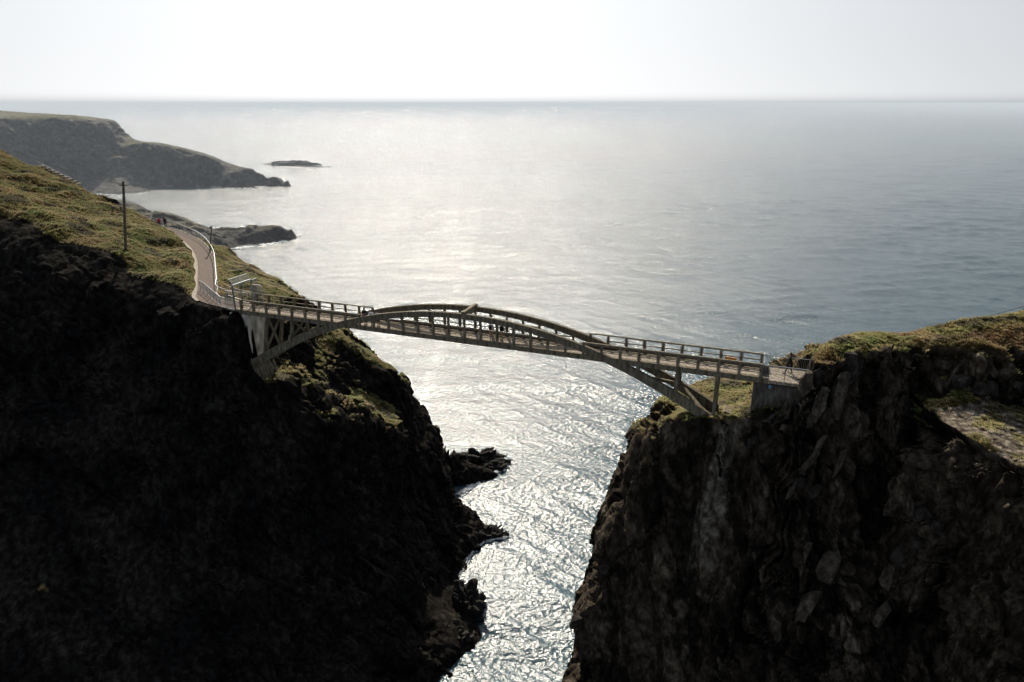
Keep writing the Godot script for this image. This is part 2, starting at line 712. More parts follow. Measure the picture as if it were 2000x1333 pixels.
func fall_behind(o: Vector3, ridge: Array, steep: float) -> Vector3:
	# seaward of the ridge line (x, distance) the land drops away to the water
	var d := -o.z
	var rd: float = ridge[0][1]
	if o.x >= ridge[-1][0]: rd = ridge[-1][1]
	else:
		for i in ridge.size() - 1:
			if o.x >= ridge[i][0] and o.x < ridge[i + 1][0]:
				rd = lerpf(ridge[i][1], ridge[i + 1][1], (o.x - ridge[i][0]) / (ridge[i + 1][0] - ridge[i][0]))
				break
	var k := d - rd
	if k > 0.0: o.y -= steep * (k if k > 4.0 else k * k * 0.125 + k * 0.5)
	return o


const RIDGE_LEFT := [[-120.0, 126.0], [-85.0, 119.0], [-66.0, 119.0], [-57.0, 116.0], [-45.0, 108.0], [-36.6, 96.0], [-29.5, 91.0], [-24.0, 92.0], [-16.0, 95.0], [-10.0, 108.0]]
const RIDGE_RIGHT := [[16.0, 62.0], [22.0, 65.0], [24.5, 60.0], [27.0, 54.0], [60.0, 54.0]]
const RIDGE_FAR := [[-700.0, 680.0], [-500.0, 660.0], [-400.0, 640.0], [-360.0, 618.0], [-335.0, 602.0], [-310.0, 586.0], [-260.0, 582.0], [-220.0, 576.0], [-185.0, 567.0]]
const RIDGE_LOW := [[-260.0, 372.0], [-200.0, 356.0], [-160.0, 347.0], [-130.0, 341.0], [-112.0, 338.0]]


func shape_left(v: Vector3, n: Vector3) -> Vector3:
	var rock := smoothstep(0.86, 0.6, n.y + n_patch.get_noise_3dv(v) * 0.25)
	var s := Vector3(v.x * 0.9 + v.y * 0.5, v.y * 0.55 - v.x * 0.25, v.z * 0.9)
	var dsp := n_big.get_noise_3dv(v) * (0.5 + 1.3 * rock)
	dsp += rock * (n_cell.get_noise_3dv(s) * 0.75 + n_cell2.get_noise_3dv(s) * 0.26 + n_mid.get_noise_3dv(s) * 0.7)
	dsp -= rock * 0.4 * smoothstep(-0.84, -0.97, n_crack.get_noise_3dv(s))
	dsp += (1.0 - rock) * (n_mid.get_noise_3dv(v) * 0.42 + absf(n_fine.get_noise_3dv(v)) * 0.14)
	var o := fall_behind(v + n * dsp, RIDGE_LEFT, 1.1)
	if v.x > -66.0 and v.z > -118.0 and v.z < -64.0 and v.y > 38.0:
		var np := near_path(o)
		if np.x < 2.4:
			var k := smoothstep(2.4, 1.5, np.x)
			o.y = lerpf(o.y, np.y - 0.09, k)
	var l := bridge_at.affine_inverse() * o
	if l.z < (0.12 if l.x > -1.2 else 0.6) and l.z > -3.4 and l.x > -3.0 and l.x < 12.0 and l.y > -1.2 - l.x * 0.5:
		o.y = minf(o.y, 45.0 + lerpf(-0.25, -1.0, smoothstep(-3.0, -1.8, l.x)))
		if l.x > -1.2: o.y = minf(o.y, 45.0 - 4.8 - 0.25 * maxf(l.x, 0.0))
	return o


func grass_tone(v: Vector3) -> Color:
	var a := n_patch.get_noise_3d(v.x * 1.7 + 50.0, v.y, v.z * 1.7)
	var b := n_mid.get_noise_3d(v.x * 1.3, v.y * 1.3 + 90.0, v.z * 1.3)
	var c := Color(0.18, 0.17, 0.058).lerp(Color(0.26, 0.205, 0.10), clampf(0.5 + a * 1.6, 0.0, 1.0))
	c = c.lerp(Color(0.115, 0.155, 0.042), clampf(b * 1.8, 0.0, 0.85))
	# dark heather and furze in clumps
	var k := n_mid.get_noise_3d(v.x * 1.1 + 40.0, v.y * 1.1, v.z * 1.1 - 70.0)
	c = c.lerp(Color(0.055, 0.05, 0.03), smoothstep(0.16, 0.34, k) * 0.85)
	return c


func rock_tone(v: Vector3, low: Color, high: Color) -> Color:
	var a := clampf(0.5 + n_mid.get_noise_3d(v.x * 0.7, v.y * 0.25, v.z * 0.7) * 1.3, 0.0, 1.0)
	return low.lerp(high, a)


func paint_left(v: Vector3, n: Vector3, n0: Vector3) -> Color:
	var green := n0.y * 0.6 + n.y * 0.4 + n_patch.get_noise_3dv(v) * 0.34 + n_mid.get_noise_3dv(v) * 0.12
	green -= 0.42 * smoothstep(0.22, 0.5, n0.z) + 0.2 * smoothstep(26.0, 18.0, v.y)
	var low := smoothstep(6.0, 12.0, v.y)
	var t := smoothstep(0.60, 0.70, green) * low
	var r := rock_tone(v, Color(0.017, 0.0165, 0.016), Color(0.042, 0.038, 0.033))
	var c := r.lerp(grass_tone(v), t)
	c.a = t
	return c


func make_left_headland() -> void:
	var p := []
	for a in [
		# crest against the bay
		[0, 295, 115], [60, 327, 113], [120, 352, 111], [180, 381, 109], [240, 406, 107], [300, 431, 106], [-160, 225, 118], [-320, 170, 120],
		# grass slope down to the lip
		[60, 380, 98], [150, 420, 95], [245, 483, 80], [300, 500, 84], [340, 500, 90], [350, 540, 82], [375, 590, 71], [-150, 330, 95],
		# lip of the dark face
		[0, 388, 85], [80, 430, 82], [160, 472, 79], [230, 532, 76], [310, 583, 73], [400, 615, 69], [425, 640, 66.5], [-160, 330, 85],
		# dark face
		[445, 690, 65.5], [470, 730, 65], [500, 722, 66], [440, 800, 63], [400, 1000, 58], [400, 1200, 52], [400, 1333, 47.5],
		[0, 600, 71], [0, 800, 63], [0, 1000, 55], [0, 1333, 43], [200, 560, 74], [200, 750, 66], [200, 1000, 57], [200, 1333, 45],
		[-200, 500, 75], [-200, 800, 62], [-200, 1333, 42], [300, 700, 69], [600, 900, 63], [600, 1100, 58.5], [600, 1333, 52], [550, 800, 65],
		[700, 1000, 66.5], [700, 1200, 61], [750, 1333, 56], [850, 1010, 84], [850, 1150, 74], [830, 1260, 63.5], [800, 950, 82],
		# seaward slope seen under and beyond the bridge
		[525, 735, 66.8], [600, 778, 67.8], [700, 826, 72], [790, 856, 79], [850, 900, 88], [545, 690, 71.5], [600, 720, 75.5], [680, 755, 81], [740, 790, 84.5],
		[600, 648, 85], [660, 652, 87], [700, 679, 88], [740, 700, 89.5], [785, 722, 90.5], [806, 760, 91], [820, 800, 92], [845, 845, 94.5], [868, 876, 98],
		# right of the path
		[440, 484, 104], [470, 508, 98], [500, 531, 93], [535, 556, 88.5], [565, 575, 85], [590, 592, 82], [470, 545, 84], [520, 580, 78], [480, 590, 73], [450, 520, 89], [560, 610, 77],
	]:
		p.append(sight(a[0], a[1], a[2]))
	for a in [[880, 905, 4.0], [925, 905, 2.5], [960, 912, 1.2], [885, 965, 0.0], [935, 1025, 1.4], [900, 1070, 1.5], [890, 1130, 0.4], [920, 1170, 1.0], [905, 1235, 1.2], [870, 1330, 0.0]]:
		p.append(shore(a, Vector3(0.9, 0, 0.5)))
	for a in [[990, 925, -3.5], [920, 975, -3.5], [1000, 1050, -3.5], [935, 1125, -3.5], [965, 1190, -3.5], [905, 1335, -3.5], [860, 1450, -2.0], [960, 1450, -6.0]]:
		p.append(shore(a, Vector3(0.9, 0, 0.5)))
	# behind the crest and the seaward slope the land falls to the water
	for a in [[-112, 50, -140], [-92, 44, -138], [-72, 38, -132], [-56, 34, -124], [-44, 33, -116], [-34, 34, -108], [-26, 31, -101], [-19, 24, -98], [-13, 14, -104], [-5, -2, -118], [-130, 60, -135], [-9, -4, -60], [-22, 8, -40], [-45, 14, -36]]:
		p.append(Vector3(a[0], a[1], a[2]))
	# rock standing against the near side of the abutment and the arch foot
	for a in [[-0.8, -0.9, -0.5], [0.1, -3.9, -0.5], [0.6, -5.5, -0.7], [2.0, -6.7, -0.6], [4.0, -8.0, -0.2]]:
		p.append(on_bridge(a[0], a[1], a[2]))
	for i in path_line.size():
		if i % 2 == 0: p.append(path_line[i])
	var bank := offset_line(Array(path_line), -3.0)
	for i in range(8, bank.size(), 3):
		p.append(bank[i] + Vector3.UP * lerpf(0.5, 1.75, clampf((i - 8) / 14.0, 0.0, 1.0)))
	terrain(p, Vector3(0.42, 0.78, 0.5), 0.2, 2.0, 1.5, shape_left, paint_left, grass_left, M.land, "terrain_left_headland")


func shape_right(v: Vector3, n: Vector3) -> Vector3:
	var top := smoothstep(0.62, 0.85, n.y + n_patch.get_noise_3dv(v) * 0.2)
	var rock := 1.0 - top
	# upright beds leaning a little, split into slabs
	var s := Vector3(v.x * 1.0 + v.y * 0.14, v.y * 0.26, v.z * 0.8)
	var s2 := Vector3(v.x * 1.2 + v.y * 0.2, v.y * 0.4, v.z * 0.9)
	var dsp := n_big.get_noise_3dv(v) * (0.3 + 1.0 * rock)
	var s3 := Vector3(v.x * 0.9 - v.y * 0.2, v.y * 0.8, v.z * 0.8)
	# broad smooth slabs towards the chasm, shattered beds further right
	var broken := smoothstep(-2.0, 3.0, v.x - 20.5 + n_big.get_noise_3dv(v * 1.4) * 9.0)
	var fine := lerpf(0.35, 1.0, broken)
	dsp += rock * (n_cell.get_noise_3dv(s * lerpf(0.62, 1.0, broken)) * 1.15 + n_cell.get_noise_3dv(s3 + Vector3(31, 0, 0)) * lerpf(0.2, 0.75, broken) + (n_cell2.get_noise_3dv(s2) * 0.4 + n_mid.get_noise_3dv(s2) * 0.26 + n_fine.get_noise_3dv(v) * 0.07) * fine)
	dsp -= rock * (0.6 * smoothstep(-0.86, -0.97, n_crack.get_noise_3dv(s * lerpf(0.62, 1.0, broken))) + 0.22 * fine * smoothstep(-0.82, -0.97, n_crack.get_noise_3dv(s2 * 2.1)))
	dsp += top * (n_cell2.get_noise_3dv(v * 0.9) * 0.1 + n_mid.get_noise_3dv(v) * 0.28 + absf(n_fine.get_noise_3dv(v)) * 0.12)
	var o := fall_behind(v + n * dsp, RIDGE_RIGHT, 1.8)
	var l := bridge_at.affine_inverse() * o
	if l.z < (0.12 if l.x < 50.2 else 1.0) and l.z > -3.6 and l.x > 42.0 and l.x < (53.3 if l.z > 0.15 else 54.9) and l.y > -5.0:
		var cap := 45.0 - 4.4 if l.x < 50.2 else 45.0 - 0.3
		if l.x > 50.2 and l.z > 0.3: cap = 45.0 - 2.6
		o.y = minf(o.y, cap)
	return o


func paint_right(v: Vector3, n: Vector3, n0: Vector3) -> Color:
	var green := n0.y * 0.45 + n.y * 0.55 + n_patch.get_noise_3dv(v) * 0.3 + n_mid.get_noise_3dv(v) * 0.12
	var t := smoothstep(0.66, 0.76, green) * smoothstep(30.0, 36.0, v.y)
	var dark := Color(0.026, 0.023, 0.019)
	# every slab weathers to a tone of its own
	var each := n_cell.get_noise_3dv(Vector3(v.x + v.y * 0.14, v.y * 0.26, v.z * 0.8)) * 0.5 + n_cell2.get_noise_3dv(Vector3(v.x * 1.2 + v.y * 0.2, v.y * 0.4, v.z * 0.9)) * 0.3 + n_mid.get_noise_3dv(v) * 0.35
	var r := dark.lerp(Color(0.112, 0.093, 0.071), clampf(0.42 + each, 0.0, 1.0))
	# a band of pale weathered rock runs down below the landing
	var band := absf(v.x - 18.2 + (43.0 - v.y) * 0.10 + n_big.get_noise_3dv(v) * 0.5)
	var pale := smoothstep(1.0, 0.88, band + n_mid.get_noise_3dv(v) * 0.15) * smoothstep(24.0, 32.0, v.y) * smoothstep(42.5, 41.0, v.y)
	r = r.lerp(Color(0.2, 0.185, 0.155), pale)
	var spot := smoothstep(0.25, 0.45, n_patch.get_noise_3d(v.x * 2.1, v.y * 0.8 + 30.0, v.z * 2.1))
	r = r.lerp(Color(0.20, 0.175, 0.135), spot * 0.7)
	var gt := grass_tone(v)
	if v.y > 44.5 and v.z < -44.0:
		gt = gt.lerp(Color(0.17, 0.085, 0.045), clampf(n_patch.get_noise_3d(v.x * 0.9, 7.0, v.z * 0.9) * 1.7 - 0.02, 0.0, 0.5))
	if v.z > -44.2 and v.y > 40.0 and v.y < 45.6:
		# the near block carries pale lichen and dry grass over bare rock
		var lich := smoothstep(-0.1, 0.25, n_mid.get_noise_3d(v.x * 1.6, v.y, v.z * 1.6))
		gt = Color(0.32, 0.28, 0.23).lerp(Color(0.13, 0.11, 0.085), smoothstep(0.0, 0.3, n_fine.get_noise_3dv(v * 1.4))).lerp(Color(0.20, 0.18, 0.07), lich)
		t *= 0.9
	var c := r.lerp(gt, t)
	c.a = t
	return c


func make_right_headland() -> void:
	var p := []
	for a in [
		# skyline
		[1590, 690, 50.5], [1640, 663, 51], [1720, 653, 51.5], [1800, 645, 51.5], [1880, 630, 51.5], [2000, 605, 51.5], [2150, 575, 51.5], [2400, 530, 51.5],
		# lip
		[1575, 712, 47.6], [1600, 714, 47.6], [1700, 690, 48], [1760, 668, 49], [1850, 655, 49], [1950, 672, 46.4], [1900, 690, 45.8], [2000, 700, 45.2], [2150, 690, 45], [2000, 780, 44.5], [1950, 730, 45.2], [1950, 792, 44.3],
		# face under the landing
		[1565, 760, 47.4], [1600, 800, 46.6], [1600, 900, 45.6], [1600, 1050, 44.4], [1600, 1200, 42.5], [1600, 1333, 40.5], [1510, 812, 47.2], [1500, 900, 47.6], [1500, 1050, 46.5], [1500, 1200, 45], [1500, 1333, 43.5],
		[1470, 826, 47.6], [1430, 820, 48.2], [1390, 816, 48.8], [1345, 813, 49.7], [1310, 818, 50.8], [1400, 900, 49.6], [1400, 1050, 48.8], [1400, 1200, 47.5], [1400, 1333, 46.2], [1300, 1000, 51], [1300, 1200, 49.5], [1300, 1333, 48.5], [1200, 1200, 50.6], [1200, 1333, 50],
		# gully
		[1680, 750, 47.4], [1690, 900, 46.2], [1690, 1050, 45], [1760, 760, 47], [1760, 900, 44.6], [1740, 1050, 44], [1700, 1200, 41.5], [1700, 1333, 39],
		[1850, 740, 46.2], [1900, 770, 44.8], [1850, 797, 44.4], [1803, 860, 43.6], [1800, 980, 42.2], [1800, 1100, 41], [1800, 1250, 39.4],
		# near block
		[1845, 950, 40], [1860, 1100, 38.6], [1880, 1250, 37.4], [1880, 1333, 36.8],
		[2000, 1000, 35], [2000, 1200, 34.2], [2000, 1333, 33.4], [2200, 1000, 33.2], [2200, 1333, 32], [1930, 1000, 37.2],
		# silhouette of the chasm corner
		[1282, 826, 53.2], [1258, 870, 53.4], [1246, 930, 53.4], [1240, 975, 53.2], [1198, 1045, 53], [1172, 1125, 52.5], [1128, 1190, 52], [1106, 1215, 52], [1095, 1333, 51.3], [1085, 1450, 50.5],
		# grass behind the abutment
		[1430, 800, 53], [1470, 790, 53], [1430, 770, 57.5], [1470, 760, 58.5], [1440, 748, 61.5], [1378, 752, 60], [1395, 790, 55], [1350, 800, 55],
	]:
		p.append(sight(a[0], a[1], a[2]))
	# flat top of the near block
	for a in [[1835, 822, 44.3], [1900, 812, 44.3], [2000, 806, 44.3], [2000, 870, 44.3], [2000, 922, 44.2], [1930, 882, 44.3], [1880, 855, 44.3], [2200, 830, 44.3], [2200, 940, 44.2]]:
		p.append(level(a[0], a[1], a[2]))
	# the chasm wall and the seaward side behind
	for a in [[14.5, 35, -59], [17, 36, -64], [22, 38, -65.5], [12.4, 29, -59], [8.8, 18, -58], [7.5, 9, -57], [6, 1, -57], [9, 8, -66], [12, 24, -66], [7, -5, -66],
		[28, 42, -58.5], [36, 43, -60], [45, 44, -61], [56, 46, -62],
		[7, 4, -48.5], [12, 8, -44], [18, 6, -38], [26, 8, -33], [36, 12, -27], [48, 12, -24], [5, -4, -50], [22, -3, -33], [40, -2, -22]]:
		p.append(Vector3(a[0], a[1], a[2]))
	terrain(p, Vector3(-0.5, 0.65, 0.57), 0.105, 1.0, 0.8, shape_right, paint_right, grass_right, M.land, "terrain_right_headland")


func shape_far(v: Vector3, n: Vector3) -> Vector3:
	var rock := smoothstep(0.93, 0.75, n.y)
	var s := Vector3(v.x * 0.20 + v.y * 0.1, v.y * 0.34, v.z * 0.22)
	var d := n_big.get_noise_3dv(v * 0.6) * 2.2 * (0.25 + rock) + rock * (n_cell.get_noise_3dv(s) * 2.6 + n_mid.get_noise_3dv(v * 0.45) * 1.8 + n_cell2.get_noise_3dv(s * 1.2) * 0.9)
	return fall_behind(v + n * d * (0.3 + 0.7 * smoothstep(0.0, 14.0, v.y)), RIDGE_FAR, 1.6)


func paint_far(v: Vector3, n: Vector3, n0: Vector3) -> Color:
	var r := rock_tone(v * 0.2, Color(0.08, 0.08, 0.08), Color(0.16, 0.15, 0.14))
	var t := smoothstep(0.88, 0.95, n0.y * 0.8 + n.y * 0.2 + n_patch.get_noise_3dv(v * 0.2) * 0.08) * smoothstep(18.0, 34.0, v.y)
	var pale := smoothstep(0.8, 0.95, n.y + n_mid.get_noise_3dv(v * 0.2) * 0.2) * (1.0 - t) * smoothstep(6.0, 16.0, v.y)
	r = r.lerp(Color(0.2, 0.17, 0.125), pale * 0.6)
	return r.lerp(Color(0.15, 0.15, 0.06), t)


func make_far_land() -> void:
	var none := []
	var p := []
	for a in [[-200, 205, 640], [0, 219, 640], [60, 224, 630], [120, 227, 620], [180, 231, 612], [222, 236, 606], [0, 232, 560], [100, 233, 560], [180, 237, 570], [215, 240, 596],
		[228, 262, 592], [240, 280, 582], [262, 281, 577], [300, 281, 576], [345, 291, 574], [385, 300, 573], [420, 315, 572], [447, 325, 571], [488, 329, 568], [500, 338, 567], [530, 344, 565], [563, 354, 560.5],
		[0, 300, 540], [100, 300, 543], [180, 310, 548], [215, 300, 565], [230, 330, 556], [300, 330, 562], [380, 335, 560], [440, 345, 558], [-200, 300, 530], [60, 350, 530], [160, 365, 532],
		[300, 300, 570], [360, 310, 568]]:
		p.append(sight(a[0], a[1], a[2]))
	for a in [[568, 357, 0], [520, 362, 0], [480, 366, 0], [400, 363, 0], [330, 364, 0], [285, 372, 1], [262, 377, 0], [240, 376, 1], [180, 377, 0], [80, 379, 0], [-200, 383, 0], [575, 358, -7], [540, 361, -7], [480, 367, -7], [440, 366, -7], [380, 364, -7], [330, 366, -7], [290, 375, -7], [240, 378, -7], [180, 379, -7], [80, 381, -7], [-200, 385, -7]]:
		p.append(shore(a, Vector3(0.5, 0, 1.6)))
	for a in [[-330, 40, -690], [-290, 15, -650], [-250, 8, -630], [-200, -4, -595], [-150, -9, -560], [-140, -9, -590], [-240, -5, -655], [-300, -5, -700], [-400, 54, -700], [-500, 60, -700], [-420, 45, -800], [-560, 50, -800]]:
		p.append(Vector3(a[0], a[1], a[2]))
	terrain(p, Vector3(0.15, 0.8, 0.55), 1.0, 4.5, 2.0, shape_far, paint_far, none, M.land_far, "terrain_far_headland")
	p = []
	for a in [[200, 385, 352], [262, 403, 350], [300, 418, 347], [338, 419, 345], [352, 430, 343], [400, 443, 340], [450, 448, 338], [500, 442, 336], [530, 440, 335], [548, 442, 334], [556, 450, 334], [570, 453, 333.5],
		[300, 440, 330], [380, 460, 322], [450, 462, 324], [520, 458, 329], [200, 410, 335]]:
		p.append(sight(a[0], a[1], a[2]))
	for a in [[581, 458, 0], [560, 467, 0], [520, 476, 0], [480, 480, 0], [450, 486, 0], [430, 492, 0], [380, 500, 0], [300, 500, 2], [200, 480, 4], [585, 460, -4], [560, 469, -4], [520, 478, -4], [480, 482, -4], [450, 488, -4], [380, 503, -4], [250, 500, -4]]:
		p.append(shore(a, Vector3(0.5, 0, 1.6)))
	for a in [[-112, -4, -348], [-85, -9, -330], [-85, -9, -350], [-130, -4, -356], [-160, -4, -366], [-190, 0, -378], [-240, 8, -395]]:
		p.append(Vector3(a[0], a[1], a[2]))
	terrain(p, Vector3(0.1, 0.8, 0.55), 0.6, 5.0, 3.0, shape_low, paint_low, none, M.land_far, "terrain_low_promontory")


func shape_low(v: Vector3, n: Vector3) -> Vector3:
	var s := Vector3(v.x * 0.4 + v.y * 0.2, v.y * 0.6, v.z * 0.4)
	var d := n_big.get_noise_3dv(v) * 1.3 + n_cell.get_noise_3dv(s) * 1.1 + n_mid.get_noise_3dv(v * 0.7) * 0.9
	return fall_behind(v + n * d, RIDGE_LOW, 1.3)


func paint_low(v: Vector3, n: Vector3, n0: Vector3) -> Color:
	var r := rock_tone(v * 0.4, Color(0.04, 0.038, 0.035), Color(0.09, 0.08, 0.068))
	var t := smoothstep(0.9, 0.97, n.y * 0.5 + n0.y * 0.5 + n_patch.get_noise_3dv(v * 0.4) * 0.1) * smoothstep(4.5, 7.0, v.y)
	return r.lerp(Color(0.13, 0.115, 0.055), t)


func rock_lump(seed_: int, size: Vector3, rough := 0.3, cells := 1.0, rings := 22, sides := 34) -> ArrayMesh:
	# an irregular faceted rock standing on its base
	var n := noise(seed_, 0.8 * cells, 3)
	var cl := noise(seed_ + 7, 1.1 * cells, 1, FastNoiseLite.TYPE_CELLULAR)
	cl.cellular_return_type = FastNoiseLite.RETURN_CELL_VALUE
	var v := PackedVector3Array()
	for r in rings:
		var lat := lerpf(-0.5, PI * 0.5, float(r) / (rings - 1))
		for c in sides + 1:
			var lon := TAU * (c % sides) / sides
			var d := Vector3(cos(lat) * cos(lon), sin(lat), -cos(lat) * sin(lon))
			var k := 1.0 + n.get_noise_3dv(d * 1.6) * rough * 1.4 + cl.get_noise_3dv(d * 1.5) * rough * 0.6
			v.append(d * k * size)
	var idx := PackedInt32Array()
	for r in rings - 1:
		for c in sides:
			var i := r * (sides + 1) + c
			idx.append_array([i, i + sides + 1, i + 1, i + 1, i + sides + 1, i + sides + 2])
	return grid_mesh(v, idx, rings, sides + 1, PackedVector2Array(), PackedColorArray())


func make_sea_rocks() -> void:
	var dark := tri(mat(Color(0.05, 0.047, 0.042), 0.85), Vector3(0.3, 0.3, 0.3), M.land.albedo_texture, M.land.normal_texture, 1.0)
	# the reef offshore
	var k := 0
	for a in [[572, 322.5, 24, 4.6, 10, "long jagged reef standing alone far out in the bright sea"], [541, 321, 13, 1.4, 6, "low flat skerry at the left end of the far reef"], [612, 321.5, 9, 1.6, 5, "small skerry touching the right end of the far reef"], [617, 326.5, 15, 1.0, 5, "thin low skerry just in front of the far reef"]]:
		var at := level(a[0], a[1], 0.0)
		at.y = -0.3
		var o := part("reef", rock_lump(200 + k, Vector3(a[2], a[3], a[4]), 0.42, 1.6), dark, self, Transform3D(Basis(), at))
		tag(o, a[5], "rock", "reef rocks offshore")
		k += 1
	for a in [[930, 905, 6.6, 3.0, 3.6, 0.2, "dark rock point poking right into the water beyond the bridge"], [966, 914, 3.2, 1.7, 2.2, 0.2, "low tip of the farther dark rock point"], [950, 1046, 2.6, 2.0, 2.0, 0.5, "dark rock spur above the narrow strait, middle of the left shore"], [974, 1047, 1.9, 1.5, 1.3, 0.5, "small dark boulder at the tip of the middle rock spur"], [908, 1190, 3.0, 4.6, 3.2, 0.3, "rounded dark rock bulging from the left shore near the bottom"], [885, 1245, 2.8, 2.6, 2.6, 0.0, "lowest dark shore rock on the left beside the strait"], [255, 374, 9.0, 3.4, 6.0, 0.0, "dark rock lying in the cove under the far headland"], [480, 366.5, 12.0, 1.3, 4.0, 0.0, "flat brown rocks awash before the far headland"]]:
		var at := level(a[0], a[1], 0.0)
		at.y = -0.4
		var o := part("shore_rock", rock_lump(300 + k, Vector3(a[2], a[3], a[4]) * 0.82, 0.4, 1.4, 40, 64), dark, self, Transform3D(Basis(Vector3.UP, a[5]), at))
		tag(o, a[6], "rock", "rocks at the foot of the cliffs")
		k += 1


# ---------------------------------------------------------------- grass
func make_grass(spots: Array, called: String, count: int, size: float, seed_: int, keep: Callable, tone: Callable, label: String) -> void:
	var rng := RandomNumberGenerator.new()
	rng.seed = seed_
	var st := st_new()
	for b in 9:
		var t := TAU * b / 9.0 + rng.randf() * 0.5
		var dir := Vector3(cos(t), 0, sin(t))
		var side := Vector3(-dir.z, 0, dir.x) * 0.06
		var root := dir * rng.randf_range(0.02, 0.22)
		var h := rng.randf_range(0.55, 1.0)
		var tip := root + dir * rng.randf_range(0.15, 0.5) + Vector3.UP * h
		var midp := root.lerp(tip, 0.55) + Vector3.UP * 0.1
		st.add_vertex(root - side); st.add_vertex(midp - side * 0.8); st.add_vertex(midp + side * 0.8)
		st.add_vertex(root - side); st.add_vertex(midp + side * 0.8); st.add_vertex(root + side)
		st.add_vertex(midp - side * 0.8); st.add_vertex(tip); st.add_vertex(midp + side * 0.8)
	st.generate_normals()
	var arr := st.commit_to_arrays()
	var nn: PackedVector3Array = arr[Mesh.ARRAY_NORMAL]
	for i in nn.size(): nn[i] = (nn[i] * 0.35 + Vector3.UP).normalized()
	arr[Mesh.ARRAY_NORMAL] = nn
	var blades := ArrayMesh.new()
	blades.add_surface_from_arrays(Mesh.PRIMITIVE_TRIANGLES, arr)
	var mm := MultiMesh.new()
	mm.transform_format = MultiMesh.TRANSFORM_3D
	mm.use_colors = true
	mm.mesh = blades
	var xs := []
	var cs := []
	var tries := 0
	while xs.size() < count and tries < count * 8 and spots.size() > 0:
		tries += 1
		var v: Vector3 = spots[rng.randi() % spots.size()]
		if not keep.call(v): continue
		v += Vector3(rng.randf_range(-0.12, 0.12), -0.03, rng.randf_range(-0.12, 0.12))
		var s := size * rng.randf_range(0.5, 1.25) * (1.0 + 0.7 * n_mid.get_noise_3dv(v))
		var bs := Basis(Vector3.UP, rng.randf() * TAU).scaled(Vector3(s * 1.3, s, s * 1.3))
		xs.append(Transform3D(bs, v))
		var c: Color = tone.call(v)
		var f := rng.randf_range(0.8, 1.25)
		cs.append(Color(c.r * f * rng.randf_range(0.9, 1.15), c.g * f, c.b * f))
	mm.instance_count = xs.size()
	for i in xs.size():
		mm.set_instance_transform(i, xs[i])
		mm.set_instance_color(i, cs[i])
	var o := MultiMeshInstance3D.new()
	o.name = numbered(called)
	o.multimesh = mm
	o.material_override = M.grass
	add_child(o, true)
	tag(o, label, "grass", "", "stuff")


# ---------------------------------------------------------------- bridge
func arch_top(s: float) -> float:
	var t := s / BAY - 16.0
	return 2.5 - 0.0322 * t * t


func arch_low(s: float) -> float:
	var t := absf(s / BAY - 16.0) / 15.0
	return arch_top(s) - (0.5 + 0.62 * t * t)


func arch_mesh(z: float) -> ArrayMesh:
	var st := st_new()
	var nseg := 72
	var hw := 0.19
	var b := 0.03
	var prev := []
	for i in nseg + 1:
		var s := lerpf(0.1, 48.3, float(i) / nseg)
		var t := arch_top(s)
		var l := arch_low(s)
		var ring := [Vector3(s, t, z - hw + b), Vector3(s, t, z + hw - b), Vector3(s, t - b, z + hw), Vector3(s, l + b, z + hw), Vector3(s, l, z + hw - b), Vector3(s, l, z - hw + b), Vector3(s, l + b, z - hw), Vector3(s, t - b, z - hw)]
		if prev:
			var c := Vector3(s, (t + l) * 0.5, z)
			for k in 8:
				out_quad(st, prev[k], prev[(k + 1) % 8], ring[(k + 1) % 8], ring[k], c)
		if i == 0 or i == nseg:
			var c := Vector3(SPAN * 0.5, (t + l) * 0.5, z)
			for k in range(1, 7): out_tri(st, ring[0], ring[k], ring[k + 1], c)
		prev = ring
	return done(st)


func one_bar(a: Vector3, b: Vector3, w: float, h: float, w2 := -1.0, h2 := -1.0) -> ArrayMesh:
	var st := st_new()
	bar(st, a, b, w, h, Vector3.UP, w2, h2)
	return done(st)


